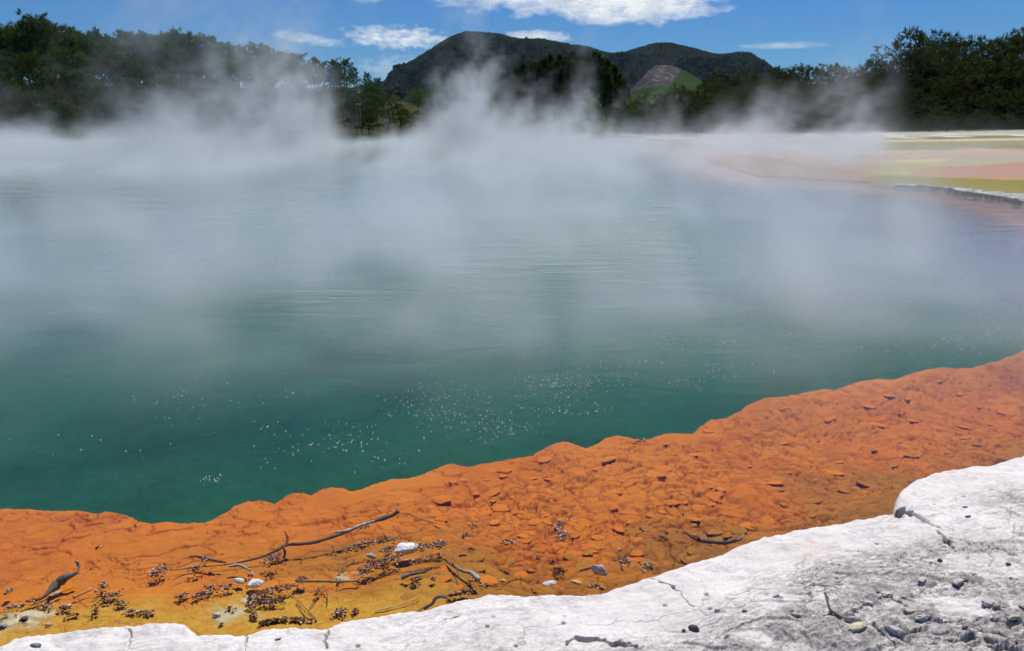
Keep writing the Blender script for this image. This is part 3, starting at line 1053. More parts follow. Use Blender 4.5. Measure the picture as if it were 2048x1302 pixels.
def mcol(U_, V_, X_, Y_, Z_):
    a = np.zeros(U_.shape + (3,))
    a[:] = (0.018, 0.032, 0.018)
    m = sstep(0.1, 0.4, fbm(X_ / 160.0, Y_ / 300.0, 4, 402))[..., None]
    return a * (1 - m) + np.array((0.035, 0.055, 0.022)) * m


hm = hill_mesh('mountain', MTN, 600, 1800, 420, 900, 2300, 110, 75.0, 401, m_hill, mcol)
CLR = [(1180, 226), (1230, 205), (1262, 180), (1288, 150), (1308, 132), (1335, 129), (1355, 135), (1375, 144), (1393, 154), (1415, 172), (1450, 190), (1520, 215)]


def ccol(U_, V_, X_, Y_, Z_):
    a = np.zeros(U_.shape + (3,))
    g = fbm(X_ / 14.0 + Y_ / 30.0, Y_ / 60.0, 5, 412)
    base = np.array((0.080, 0.072, 0.072)) * (1 + 0.9 * g)[..., None]
    lt = sstep(0.22, 0.34, fbm(X_ / 5.0, Y_ / 20.0, 3, 413))[..., None]
    base = base * (1 - 0.6 * lt) + np.array((0.24, 0.22, 0.20)) * 0.6 * lt
    px, py = to_px(X_, Y_, Z_)
    # the green paddock: lower right of a slanting fence line
    gl_ = (px - 1262) * 0.36 + (py - 185) * 1.0 + 3 * g
    edge_r = sstep(-2, 2, (px - 1361) + (py - 141) * 0.65 + 3 * g)
    low = sstep(-1.5, 1.5, py - (167 + (1344 - px) * 0.184) + 3 * g)
    m = np.clip(edge_r + low, 0, 1)[..., None]
    green = np.array((0.040, 0.066, 0.022)) * (1 + 0.25 * fbm(X_ / 40, Y_ / 60, 3, 415))[..., None]
    return base * (1 - m) + green * m


hc = hill_mesh('hillside', CLR, 1180, 1520, 260, 520, 980, 120, 5.0, 411, m_hill, ccol, power=1.0)

m_leaf, nt, out = new_mat('foliage')
lc = attr(nt, 'col', True)
oi = nt.node('ShaderNodeObjectInfo')
lc = nt.mix(nt.mul(oi.outputs['Random'], 0.5), lc, nt.mix(1.0, lc, (1.25, 1.05, 0.85), 'MULTIPLY'))
df = nt.node('ShaderNodeBsdfDiffuse')
nt.l.new(lc, df.inputs['Color'])
tl_ = nt.node('ShaderNodeBsdfTranslucent')
nt.l.new(nt.mix(1.0, lc, (1.0, 1.15, 0.6), 'MULTIPLY'), tl_.inputs['Color'])
mxs = nt.node('ShaderNodeMixShader')
mxs.inputs[0].default_value = 0.42
nt.l.new(df.outputs[0], mxs.inputs[1])
nt.l.new(tl_.outputs[0], mxs.inputs[2])
nt.l.new(mxs.outputs[0], out.inputs['Surface'])

m_bark, nt, out = new_mat('bark')
pbsdf(nt, out, nt.mix(nt.noise(objpos(nt), 8.0, 4.0, 0.6), (0.045, 0.038, 0.03), (0.09, 0.08, 0.065)), 0.9)


def cone_field(name, pts, hts, col_a, col_b, sides=5, label=None, cat=None):
    """many small tree crowns joined into one far-off forest"""
    pts = np.asarray(pts)
    n = len(pts)
    th_ = np.linspace(0, 2 * np.pi, sides, endpoint=False)
    per = 2 * sides + 1
    V = np.zeros((n, per, 3))
    jit = nrng.uniform(0.6, 1.3, (n, sides))
    r = hts[:, None] * 0.42 * jit
    ph = nrng.uniform(0, 6.28, n)[:, None]
    V[:, :sides, 0] = pts[:, None, 0] + r * np.cos(th_ + ph)
    V[:, :sides, 1] = pts[:, None, 1] + r * np.sin(th_ + ph)
    V[:, :sides, 2] = pts[:, None, 2] + hts[:, None] * 0.05
    r2 = r * nrng.uniform(0.55, 0.95, (n, sides))
    V[:, sides:2 * sides, 0] = pts[:, None, 0] + r2 * np.cos(th_ + ph + 0.4)
    V[:, sides:2 * sides, 1] = pts[:, None, 1] + r2 * np.sin(th_ + ph + 0.4)
    V[:, sides:2 * sides, 2] = pts[:, None, 2] + hts[:, None] * nrng.uniform(0.45, 0.65, (n, sides))
    V[:, -1] = pts
    V[:, -1, 2] += hts
    f = []
    for i in range(sides):
        j = (i + 1) % sides
        f += [(i, j, sides + j), (i, sides + j, sides + i), (sides + i, sides + j, 2 * sides)]
    F = (np.array(f)[None] + (np.arange(n) * per)[:, None, None]).reshape(-1, 3)
    cc = np.array(col_a)[None] + (np.array(col_b) - np.array(col_a))[None] * nrng.uniform(0, 1, (n, 1))
    cc = np.repeat(cc, per, 0)
    o = mesh_obj(name, V.reshape(-1, 3), F, m_leaf, smooth_shade=False, attrs={'col': cc})
    return tag(o, label, cat, kind='stuff')


hu, hv, HX, HY, HZ = hm
n = 60000
iu = nrng.integers(60, 400, n)
iv = (nrng.uniform(0.15, 1, n) ** 0.75 * 109).astype(int)
iv[:2500] = 109
px_j = nrng.uniform(-1.2, 1.2, n)
pts = np.stack([HX[iv, iu] + nrng.uniform(-4, 4, n), HY[iv, iu] + nrng.uniform(-7, 7, n), HZ[iv, iu] - 1.0], -1)
dark = (hu[iu] < 925)
hts = nrng.uniform(6, 12, n) * np.where(iv > 104, 0.5, 1)
cone_field('hill_forest', pts, hts, (0.010, 0.020, 0.015), (0.036, 0.056, 0.028), label='dark native forest covering the far mountain', cat='forest')

# ------------------------------------------------------------------ trees
def limb_mesh(paths, sides=5):
    vs, fs = [], []
    for path in paths:
        b = len(vs)
        for k, (c_, r_) in enumerate(path):
            for s_ in range(sides):
                a_ = 2 * math.pi * s_ / sides
                vs.append((c_[0] + r_ * math.cos(a_), c_[1] + r_ * math.sin(a_), c_[2]))
        for k in range(len(path) - 1):
            for s_ in range(sides):
                s2 = (s_ + 1) % sides
                fs.append((b + k * sides + s_, b + k * sides + s2, b + (k + 1) * sides + s2, b + (k + 1) * sides + s_))
    return vs, fs


def tufts(centers, dirs, blades, length, width, seed, ca, cb, spread=0.9):
    r = np.random.default_rng(seed)
    centers = np.asarray(centers)
    dirs = np.asarray(dirs)
    n = len(centers)
    D = dirs[:, None, :] * 1.0 + r.normal(0, spread, (n, blades, 3)) * 0.75
    D /= np.linalg.norm(D, axis=2, keepdims=True) + 1e-9
    L = length * r.uniform(0.6, 1.25, (n, blades, 1))
    side = np.cross(D, r.normal(0, 1, (n, blades, 3)))
    side /= np.linalg.norm(side, axis=2, keepdims=True) + 1e-9
    base = centers[:, None, :] + r.normal(0, length * 0.22, (n, blades, 3))
    a = base - side * width * 0.5
    b = base + side * width * 0.5
    c_ = base + D * L + side * width * 0.2
    V = np.stack([a, b, c_], 2).reshape(-1, 3)
    F = np.arange(len(V)).reshape(-1, 3)
    t = r.uniform(0, 1, (n, 1, 1, 1)) * 0.8 + r.uniform(0, 0.2, (n, blades, 1, 1))
    col = np.array(ca) + (np.array(cb) - np.array(ca)) * t
    col = np.broadcast_to(col, (n, blades, 3, 3)).reshape(-1, 3)
    return V, F, col


protos = {}


def make_tree(kind, seed):
    """unit-height tree (1 m); crown and trunk meshes"""
    r = random.Random(seed)
    cen, dr, limbs = [], [], []
    if kind == 'pine':
        lean = (r.uniform(-.05, .05), r.uniform(-.05, .05))
        limbs.append([((lean[0] * t, lean[1] * t, t), 0.018 * (1 - 0.85 * t)) for t in (0, 0.25, 0.5, 0.75, 0.97)])
        h_ = r.uniform(0.25, 0.38)
        while h_ < 0.97:
            t = (h_ - 0.25) / 0.75
            ln = (0.30 * (1 - t) ** 0.6 + 0.06) * r.uniform(0.75, 1.15)
            for b in range(r.randint(4, 6)):
                a_ = r.uniform(0, 6.283)
                L = ln * r.uniform(0.6, 1.2)
                up = r.uniform(0.25, 0.75)
                ptsl = []
                for s_ in (0, 0.35, 0.7, 1.0):
                    x = lean[0] * h_ + math.cos(a_) * L * s_
                    y = lean[1] * h_ + math.sin(a_) * L * s_
                    z = h_ + up * L * s_ * s_ + 0.05 * L * s_
                    ptsl.append(((x, y, z), 0.006 * (1 - 0.8 * s_)))
                limbs.append(ptsl)
                for s_ in (0.45, 0.65, 0.82, 1.0, 1.0):
                    j = 0.05
                    cen.append((lean[0] * h_ + math.cos(a_) * L * s_ + r.uniform(-j, j), lean[1] * h_ + math.sin(a_) * L * s_ + r.uniform(-j, j),
                                h_ + up * L * s_ * s_ + r.uniform(-0.02, 0.03)))
                    dr.append((math.cos(a_) * 0.5, math.sin(a_) * 0.5, 0.9))
            h_ += r.uniform(0.05, 0.09)
        for zt_, jr in ((0.90, 0.035), (0.92, 0.03), (0.93, 0.03), (0.95, 0.02), (0.97, 0.0)):
            cen.append((lean[0] + r.uniform(-jr, jr), lean[1] + r.uniform(-jr, jr), zt_)); dr.append((0, 0, 1))
        return cen, dr, limbs, dict(blades=16, length=0.055, width=0.013, ca=(0.022, 0.050, 0.018), cb=(0.085, 0.135, 0.042), spread=0.75)
    if kind == 'scrub':          # rounded, feathery native scrub trees
        ns = r.randint(3, 5)
        for s0 in range(ns):
            a0 = r.uniform(0, 6.283)
            d0 = r.uniform(0.08, 0.30)
            top = (math.cos(a0) * d0, math.sin(a0) * d0, r.uniform(0.55, 0.8))
            limbs.append([((top[0] * t * t, top[1] * t * t, top[2] * t), 0.02 * (1 - 0.7 * t)) for t in (0, 0.3, 0.6, 1)])
        ncl = r.randint(15, 20)
        for q in range(ncl):
            a_ = r.uniform(0, 6.283)
            zz = 0.16 + 0.76 * ((q + 0.5) / ncl)
            wmax = 0.46 * math.sqrt(max(0.05, 1 - ((zz - 0.48) / 0.58) ** 2))
            rad_ = wmax * r.uniform(0.25, 1.0)
            cx_, cy_ = math.cos(a_) * rad_, math.sin(a_) * rad_
            cr = r.uniform(0.09, 0.17)
            for m_ in range(26):
                u1, u2 = r.uniform(0, 6.283), r.uniform(-0.6, 1)
                sr = math.sqrt(max(0, 1 - u2 * u2))
                cen.append((cx_ + cr * sr * math.cos(u1), cy_ + cr * sr * math.sin(u1), zz + 0.55 * cr * u2))
                dr.append((sr * math.cos(u1), sr * math.sin(u1), 0.35 + 0.6 * u2))
        return cen, dr, limbs, dict(blades=9, length=0.050, width=0.012, ca=(0.024, 0.034, 0.014), cb=(0.070, 0.080, 0.036), spread=0.7)
    if kind == 'spire':
        limbs.append([((0, 0, t), 0.016 * (1 - 0.9 * t)) for t in (0, 0.3, 0.6, 0.98)])
        h_ = 0.12
        while h_ < 0.99:
            ln = 0.17 * (1 - h_) ** 0.75 + 0.012
            for b in range(6):
                a_ = r.uniform(0, 6.283)
                L = ln * r.uniform(0.6, 1.15)
                for s_ in (0.4, 0.75, 1.0):
                    cen.append((math.cos(a_) * L * s_, math.sin(a_) * L * s_, h_ - 0.10 * L * s_))
                    dr.append((math.cos(a_) * 0.8, math.sin(a_) * 0.8, 0.25))
            h_ += 0.032
        return cen, dr, limbs, dict(blades=7, length=0.042, width=0.014, ca=(0.016, 0.032, 0.015), cb=(0.055, 0.085, 0.032), spread=0.5)
    if kind == 'broad':
        limbs.append([((0, 0, t * 0.7), 0.03 * (1 - 0.7 * t)) for t in (0, 0.5, 1)])
        for q in range(22):
            a_ = r.uniform(0, 6.283)
            zz = r.uniform(0.2, 0.85)
            wmax = 0.42 * math.sqrt(max(0.05, 1 - ((zz - 0.5) / 0.55) ** 2))
            rad_ = wmax * r.uniform(0.2, 1.0)
            cx_, cy_ = math.cos(a_) * rad_, math.sin(a_) * rad_
            for m_ in range(26):
                v = Vector((r.gauss(0, 1), r.gauss(0, 1), r.gauss(0, 1))).normalized() * 0.13
                cen.append((cx_ + v.x, cy_ + v.y, zz + v.z * 0.8))
                dr.append((v.x * 6, v.y * 6, v.z * 6 + 0.4))
        return cen, dr, limbs, dict(blades=7, length=0.04, width=0.022, ca=(0.045, 0.095, 0.018), cb=(0.16, 0.27, 0.04), spread=0.8)


PROTO_N = {'pine': 6, 'scrub': 6, 'spire': 3, 'broad': 2}
for kname, cnt in PROTO_N.items():
    protos[kname] = []
    for k in range(cnt):
        cen, dr, limbs, kw = make_tree(kname, 100 + 13 * k)
        V, F, col = tufts(cen, dr, kw['blades'], kw['length'], kw['width'], 5 + k, kw['ca'], kw['cb'], kw['spread'])
        mc = bpy.data.meshes.new('crown')
        lo = mesh_obj('crown', V, F, m_leaf, smooth_shade=False, attrs={'col': col})
        mc = lo.data
        bpy.data.objects.remove(lo)
        lv, lf = limb_mesh(limbs)
        lo = mesh_obj('trunk', lv, lf, m_bark)
        mt = lo.data
        bpy.data.objects.remove(lo)
        protos[kname].append((mc, mt))

TREE_NAME = {'pine': 'pine_tree', 'scrub': 'scrub_tree', 'spire': 'conifer_tree', 'broad': 'leafy_tree'}


def tree(kind, x, y, z, h_, label, group, wid=1.0, k=None):
    k = rng.randrange(len(protos[kind])) if k is None else k
    e = bpy.data.objects.new(TREE_NAME[kind], None)
    link(e)
    e.location = (x, y, z - 0.1)
    e.empty_display_size = 0.5
    e.rotation_euler = (0, 0, rng.uniform(0, 6.283))
    e.scale = (h_ * wid, h_ * wid, h_)
    tag(e, label, 'tree', group)
    for nm, me in (('crown', protos[kind][k][0]), ('trunk', protos[kind][k][1])):
        o = bpy.data.objects.new(nm, me)
        link(o, e)
    return e


def tree_px(kind, px, top, Y, label, group, wid=1.0, minh=2.0, zb=None):
    q = at_dist(px, top, Y)
    g0 = ground_z(q.x, Y) if zb is None else zb
    return tree(kind, q.x, Y, g0, max(minh, q.z - g0), label, group, wid)


LEFT_SKY = [(-60, 50), (0, 55), (40, 42), (85, 38), (125, 56), (150, 66), (180, 66), (230, 68), (260, 63), (300, 74), (345, 64), (385, 66),
            (430, 82), (470, 90), (520, 91), (560, 100), (610, 111), (640, 119), (680, 118), (705, 126), (740, 150), (775, 160)]
GP = 'pines on the far bank of the pool'
x = -50
while x < 775:
    t_ = float(curve(LEFT_SKY, x)) + rng.uniform(-3, 7)
    tree_px('pine', x, t_, rng.uniform(98, 112), 'dark pine standing along the skyline behind the steam', 'pines along the left skyline', rng.uniform(0.85, 1.15))
    x += rng.uniform(15, 27)
x = -50
while x < 700:
    tree_px('pine', x, float(curve(LEFT_SKY, x)) + rng.uniform(14, 26), rng.uniform(116, 124), 'dark pine in the row just behind the left skyline trees', 'pines of the rear left row', 1.35)
    x += rng.uniform(20, 32)
for (Y, f_, st) in ((90, 0.27, 30), (82, 0.48, 34), (74, 0.68, 38), (68, 0.84, 34)):
    x = -60 + rng.uniform(0, 20)
    while x < 760:
        s_ = float(curve(LEFT_SKY, x))
        t_ = s_ + (258 - s_) * (f_ + rng.uniform(-0.08, 0.08))
        kd = 'pine' if rng.random() < (0.75 if f_ < 0.8 else 0.15) else 'scrub'
        tree_px(kd, x, t_, Y + rng.uniform(-3, 3), 'dark pine half veiled by steam on the far bank' if kd == 'pine' else 'rounded olive scrub tree between pines behind the steam',
                GP if kd == 'pine' else 'scrub trees among the left pines', rng.uniform(0.9, 1.3), 3.0)
        x += rng.uniform(0.75, 1.3) * st

RIGHT_SKY = [(1240, 212), (1262, 197), (1290, 187), (1330, 177), (1380, 164), (1420, 150), (1455, 137), (1490, 150), (1540, 128), (1560, 128), (1600, 127),
             (1640, 115), (1680, 122), (1720, 127), (1760, 114), (1790, 88), (1830, 70), (1870, 56), (1900, 64), (1930, 78), (1970, 88),
             (2000, 68), (2030, 58), (2100, 50), (2300, 60)]
x = 1245
while x < 2130:
    t_ = float(curve(RIGHT_SKY, x)) + rng.uniform(-2, 8)
    tree_px('scrub', x, t_, rng.uniform(84, 94), 'bushy dark evergreen standing along the right skyline', 'evergreens along the right skyline', rng.uniform(0.85, 1.15))
    x += rng.uniform(20, 32)
for (Y, f_, st) in ((82, 0.2, 34), (78, 0.4, 34), (75, 0.58, 34), (72.5, 0.74, 34), (70.5, 0.87, 30)):
    x = 1250 + rng.uniform(0, 20)
    while x < 2120:
        s_ = float(curve(RIGHT_SKY, x))
        t_ = s_ + (262 - s_) * (f_ + rng.uniform(-0.06, 0.06))
        tree_px('scrub', x, t_, Y + rng.uniform(-1.2, 1.2), 'bushy olive green scrub tree on the right bank', 'scrub trees on the right bank', rng.uniform(0.9, 1.35), 1.2)
        x += rng.uniform(0.75, 1.3) * st

for px, top, Y in ((735, 168, 92), (752, 176, 86), (768, 186, 94), (785, 190, 88), (800, 205, 80), (775, 212, 76), (745, 205, 78), (820, 215, 78), (845, 212, 84), (870, 222, 76), (900, 222, 78)):
    tree_px('scrub' if px > 760 else 'pine', px, top, Y, 'dark bushy tree on the low ground right of the pines', 'bushy trees right of the pines', 1.1, 2.0)
# the tall crown that stands above the right bank
tree_px('scrub', 1868, 47, 80, 'tall evergreen whose crown stands highest on the right bank', None, 0.8)
tree_px('scrub', 2032, 52, 80, 'tall evergreen at the right edge rising above its neighbours', None, 0.8)

# middle distance
for px, top, Y, kd, wd in ((800, 188, 118, 'scrub', 0.9), (835, 172, 112, 'broad', 0.8), (862, 168, 116, 'broad', 0.75), (885, 200, 104, 'scrub', 1.1), (915, 196, 120, 'scrub', 1.0),
                       (940, 178, 150, 'scrub', 1.0), (975, 172, 150, 'scrub', 1.0), (955, 212, 104, 'scrub', 1.2), (1000, 208, 104, 'scrub', 1.2), (1045, 205, 108, 'scrub', 1.1),
                       (1085, 210, 104, 'scrub', 1.1), (1125, 205, 108, 'scrub', 1.1), (1165, 212, 100, 'scrub', 1.1), (1205, 205, 104, 'scrub', 1.1), (1240, 200, 106, 'scrub', 1.1),
                       (770, 200, 100, 'scrub', 1.0), (1010, 180, 140, 'scrub', 1.0)):
    tree_px(kd, px, top, Y, 'bright green leafy tree behind the steam below the mountain' if kd == 'broad' else 'grey green bushy tree behind the steam below the mountain',
            'leafy trees below the mountain' if kd == 'broad' else 'bushy trees below the mountain', wd)
tree_px('broad', 1180, 172, 112, 'bright green round tree standing before the dark conifers', None, 0.8)
tree_px('broad', 1258, 188, 100, 'light green shrub below the clear felled hillside', None, 0.9)
STAND = [(985, 150), (1010, 145), (1040, 130), (1070, 122), (1095, 112), (1110, 110), (1150, 104), (1190, 104), (1215, 112), (1240, 140), (1262, 178)]
for row in range(3):
    x = 990 + row * 4
    while x < 1258:
        t_ = float(curve(STAND, x)) + row * 15 + rng.uniform(-4, 10)
        tree_px('spire', x, t_, 178 - row * 9 + rng.uniform(-3, 3), 'slim dark conifer in the planted stand before the mountain', 'conifers of the stand before the mountain', rng.uniform(0.8, 1.2))
        x += rng.uniform(7, 13) * (1 + row * 0.3)
# ------------------------------------------------------------------ loose things: stones, sticks, debris, bubbles
def px_size(px, py, z=0.0):
    """metres per photo pixel at that spot"""
    q = P3(px, py, z)
    f = q.y * CP - (z - CAM_H) * SP
    return f / F_PX


m_pumice, nt, out = new_mat('pale_rock')
p = objpos(nt)
n1 = nt.noise(p, 40.0, 5.0, 0.7)
n2 = nt.voro(p, 110.0)
cc = attr(nt, 'col', True)
c = nt.mix(nt.ss(n1, 0.48, 0.66), cc, nt.mix(1.0, cc, (0.42, 0.41, 0.42), 'MULTIPLY'))
pbsdf(nt, out, c, 0.9, nt.bump(nt.add(n1, nt.mul(n2, 0.5)), 0.8, 0.006), 0.2)

m_wood, nt, out = new_mat('driftwood')
p = objpos(nt)
n1 = nt.noise(p, 60.0, 5.0, 0.7)
cc = attr(nt, 'col', True)
c = nt.mix(nt.ss(n1, 0.42, 0.68), cc, nt.mix(1.0, cc, (0.45, 0.42, 0.40), 'MULTIPLY'))
pbsdf(nt, out, c, 0.7, nt.bump(n1, 0.7, 0.003), 0.3)

m_grain, nt, out = new_mat('debris')
b = pbsdf(nt, out, attr(nt, 'col', True), 0.32, None, 0.55)

m_cob, nt, out = new_mat('orange_crust')
p = pos(nt)
oi = nt.node('ShaderNodeObjectInfo')
n1 = nt.noise(p, 30.0, 5.0, 0.65)
c = nt.mix(oi.outputs['Random'], (0.70, 0.205, 0.014), (0.62, 0.165, 0.011))
c = nt.mix(nt.ss(n1, 0.42, 0.7, 0.0, 0.5), c, (0.48, 0.135, 0.008))
pbsdf(nt, out, c, 0.85, nt.bump(n1, 0.5, 0.005), 0.2)
m_cobb, nt, out = new_mat('brown_crust')
p = pos(nt)
n1 = nt.noise(p, 30.0, 5.0, 0.65)
c = nt.mix(nt.ss(n1, 0.35, 0.7), (0.44, 0.175, 0.016), (0.30, 0.12, 0.014))
pbsdf(nt, out, c, 0.85, nt.bump(n1, 0.5, 0.005), 0.2)


def ico(sub):
    bm = bmesh.new()
    bmesh.ops.create_icosphere(bm, subdivisions=sub, radius=1.0)
    v = np.array([tuple(q.co) for q in bm.verts])
    bm.verts.index_update()
    f = np.array([[w.index for w in q.verts] for q in bm.faces])
    bm.free()
    return v, f


ICO0, ICO1, ICO2, ICO3 = ico(1), ico(2), ico(3), ico(4)


def rock_mesh(seed, sx, sy, sz, col, sub=ICO3, facet=0.35, rough=0.12):
    v, f = sub
    v = v.copy()
    r = random.Random(seed)
    off = Vector((r.uniform(0, 50), r.uniform(0, 50), r.uniform(0, 50)))
    # chop by a few planes for a broken look
    for k in range(9):
        n = Vector((r.gauss(0, 1), r.gauss(0, 1), r.gauss(0, 1))).normalized()
        d = r.uniform(0.62, 0.9)
        s_ = v @ np.array(n)
        over = np.maximum(s_ - d, 0)
        v -= (over * facet * 2.4)[:, None].clip(0) * np.array(n)[None]
    dsp = np.array([mnoise.fractal(Vector(q) * 1.7 + off, 1.0, 2.1, 5) for q in v])
    v = v * (1 + rough * dsp)[:, None]
    v = v * np.array([sx, sy, sz])
    cols = np.tile(np.array(col), (len(v), 1))
    return v, f, cols


def rock(name, px, py, wpx, hpx, col, label, cat='rock', on='water', thick=0.6, seed=None, group=None, sub=ICO3, facet=0.35, rough=0.14, sink=0.25):
    s_ = px_size(px, py)
    q = surf_z(LEDGEG, px, py) if on == 'ledge' else (surf_z(SHELF, px, py) if on == 'bed' else P3(px, py, 0.0))
    w = wpx * s_ * 0.5
    # apparent height = depth*sin(view)+height*cos(view)
    dep = math.atan2(CAM_H, q.y)
    hz_ = w * thick
    dy_ = max(0.35 * w, (hpx * s_ * 0.5 - hz_ * math.cos(dep)) / max(0.2, math.sin(dep)))
    seed = int(px * 7 + py) if seed is None else seed
    v, f, c = rock_mesh(seed, w, dy_, hz_, col, sub, facet, rough)
    o = mesh_obj(name, v, f, m_pumice, attrs={'col': c})
    zz = q.z + hz_ * (1 - 2 * sink) if on != 'water' else hz_ * 0.35
    o.location = (q.x, q.y, zz)
    o.rotation_euler = (0, 0, random.Random(seed).uniform(-0.5, 0.5))
    tag(o, label, cat, group)
    return o


WHITE = (0.82, 0.78, 0.74)
rock('white_rock', 812, 1100, 50, 34, WHITE, 'largest white rock, pitted, half out of the shallow water among brown debris', thick=0.45)
rock('white_rock', 511, 1168, 31, 28, (0.78, 0.75, 0.72), 'round pale rock standing right beside a flatter one in the yellow shallows', thick=0.6)
rock('white_rock', 480, 1163, 25, 17, (0.80, 0.77, 0.74), 'flatter pale rock just left of the round pale rock in the yellow shallows', thick=0.45)
rock('striped_rock', 1200, 1144, 38, 28, (0.60, 0.55, 0.54), 'blocky grey and white banded rock in brown water close to the ledge', thick=0.7, facet=0.45)
rock('white_rock', 1099, 1169, 32, 15, (0.78, 0.75, 0.73), 'low white rock touching the middle of the ledge edge', thick=0.4)
rock('yellow_rock', 1153, 1166, 26, 12, (0.58, 0.42, 0.16), 'low yellowish rock in the water right of the low white rock', thick=0.35)
rock('yellow_rock', 1006, 1162, 14, 9, (0.62, 0.40, 0.12), 'small ochre stone beside the reddish forked twig', thick=0.4)
rock('dark_rock', 1181, 1174, 18, 10, (0.30, 0.29, 0.28), 'small dark rock with a pale side at the ledge brim', thick=0.5)
rock('square_rock', 432, 1232, 17, 17, (0.55, 0.53, 0.53), 'small square grey rock alone on the yellow mud near the ledge', thick=0.7, facet=0.45)
rock('grey_rock', 742, 1114, 26, 13, (0.45, 0.42, 0.40), 'small grey rock in the debris left of the largest white rock', thick=0.45)
rock('grey_rock', 97, 1250, 14, 9, (0.42, 0.40, 0.38), 'small grey stone in the mud at the lower left by the ledge', thick=0.45)
rock('grey_rock', 5, 1252, 20, 12, (0.35, 0.34, 0.34), 'grey stone cut by the left frame edge on the pale mud', thick=0.4)
rock('yellow_rock', 1000, 1178, 10, 5, (0.6, 0.42, 0.15), 'tiny ochre chip at the ledge edge below the reddish twig', thick=0.4)
# on the ledge
rock('cream_stone', 1180, 1197, 14, 13, (0.66, 0.58, 0.48), 'small cream block resting on the white ledge near its edge', on='ledge', thick=0.8, facet=0.5)
rock('dark_rock', 1388, 1260, 24, 18, (0.13, 0.12, 0.12), 'near black rock on the grey ledge right of the long dark crack', on='ledge', thick=0.6)
rock('dark_stone', 1366, 1261, 8, 7, (0.14, 0.13, 0.13), 'small black stone just left of the near black rock', on='ledge', thick=0.6)
rock('white_stone', 1434, 1222, 13, 11, (0.75, 0.72, 0.70), 'small round white pebble alone on the grey ledge', on='ledge', thick=0.7)
rock('grey_stone', 70, 1292, 22, 10, (0.26, 0.25, 0.25), 'flat grey stone on the ledge at the lower left corner', on='ledge', thick=0.35)
rock('grey_stone', 556, 1279, 12, 7, (0.24, 0.24, 0.25), 'small oval grey stone alone on the white ledge at the bottom', on='ledge', thick=0.4)
rock('pale_stone', 1550, 1194, 13, 10, (0.62, 0.60, 0.58), 'small angular pale stone on the ledge left of the forked twig', on='ledge', thick=0.7, facet=0.5)
rock('dark_stone', 1878, 1123, 10, 11, (0.16, 0.15, 0.15), 'tiny upright dark stone on the smooth ledge at the right', on='ledge', thick=0.9)
rock('dark_stone', 1488, 1224, 11, 9, (0.2, 0.19, 0.19), 'dark stone at the edge of a smooth pale patch of the ledge', on='ledge', thick=0.6)
rock('dark_stone', 2016, 1128, 11, 6, (0.17, 0.16, 0.16), 'small dark stone on the ledge near the right frame edge', on='ledge', thick=0.5)
rock('dark_stone', 1946, 1150, 13, 5, (0.18, 0.17, 0.17), 'thin dark sliver of stone on the ledge above the knobbly lumps', on='ledge', thick=0.3)
rock('dark_stone', 2020, 1157, 6, 4, (0.12, 0.11, 0.11), 'tiny black chip on the ledge close to the right frame edge', on='ledge', thick=0.5)
rock('dark_stone', 1930, 1015, 11, 5, (0.2, 0.2, 0.2), 'upper of two dark slivers on the nose of the ledge', on='ledge', thick=0.4)
rock('dark_stone', 1934, 1034, 13, 6, (0.2, 0.2, 0.2), 'lower of two dark slivers on the nose of the ledge', on='ledge', thick=0.4)
rock('dark_stone', 1671, 1157, 10, 4, (0.2, 0.19, 0.19), 'thin dark sliver alone on the lilac grey part of the ledge', on='ledge', thick=0.35)
rock('yellow_rock', 1712, 1256, 42, 22, (0.62, 0.57, 0.36), 'broken yellowish slab on the ledge below the dark twig', on='ledge', thick=0.32, facet=0.5)
rock('grey_lump', 1701, 1241, 24, 15, (0.45, 0.43, 0.43), 'round grey lump on the ledge just above the yellowish slab', 'rock', on='ledge', thick=0.6, rough=0.3)
rock('grey_lump', 1786, 1263, 34, 22, (0.5, 0.47, 0.48), 'large smooth grey lump on the ledge above the broken plates', 'rock', on='ledge', thick=0.45, rough=0.25)
for k_, (a_, b_, w_, h_, lab) in enumerate((
        (1842, 1160, 20, 14, 'left lump of the upper knobbly pair on the right ledge'), (1913, 1166, 26, 15, 'grey lump with a mossy neighbour on the right ledge'),
        (1925, 1156, 14, 11, 'small olive tinted knob beside a grey lump on the ledge'), (1756, 1193, 14, 10, 'first dark knob at the upper end of the knobbly row'),
        (1772, 1190, 20, 14, 'round knob second in the knobbly row'), (1790, 1199, 16, 14, 'pitted knob in the middle of the knobbly row'),
        (1803, 1194, 16, 9, 'low knob standing apart above the knobbly row'), (1820, 1224, 26, 15, 'pitted knob near the lower end of the knobbly row'),
        (1840, 1238, 30, 14, 'last and widest knob at the lower end of the knobbly row'), (1978, 1207, 30, 18, 'dark rough knob alone on the smooth ledge at the right'),
        (1998, 1215, 20, 14, 'brown tinged knob against the dark rough knob'), (2025, 1236, 30, 14, 'dark knob above the long cracks by the right frame edge'),
        (1732, 1207, 24, 12, 'flat grey knob left of the knobbly row'), (1986, 1272, 12, 9, 'small round green grey pebble among the broken plates'),
        (1590, 1229, 18, 9, 'low grey knob on the lilac part of the ledge'), (2045, 1214, 16, 14, 'grey knob cut by the right frame edge'))):
    cl_ = (0.32, 0.32, 0.22) if 'olive' in lab or 'green' in lab else ((0.42, 0.36, 0.31) if 'brown' in lab else (0.58 - 0.03 * (k_ % 4), 0.53 - 0.03 * (k_ % 4), 0.48 - 0.03 * (k_ % 4)))
    rock('knob', a_, b_, w_, h_, cl_, lab, 'rock', on='ledge', thick=0.34, rough=0.40, facet=0.15, group=None)
rock('sunk_stone', 1752, 906, 18, 8, (0.20, 0.09, 0.035), 'dark stone lying under the orange shallows right of the centre', on='bed', thick=0.4)
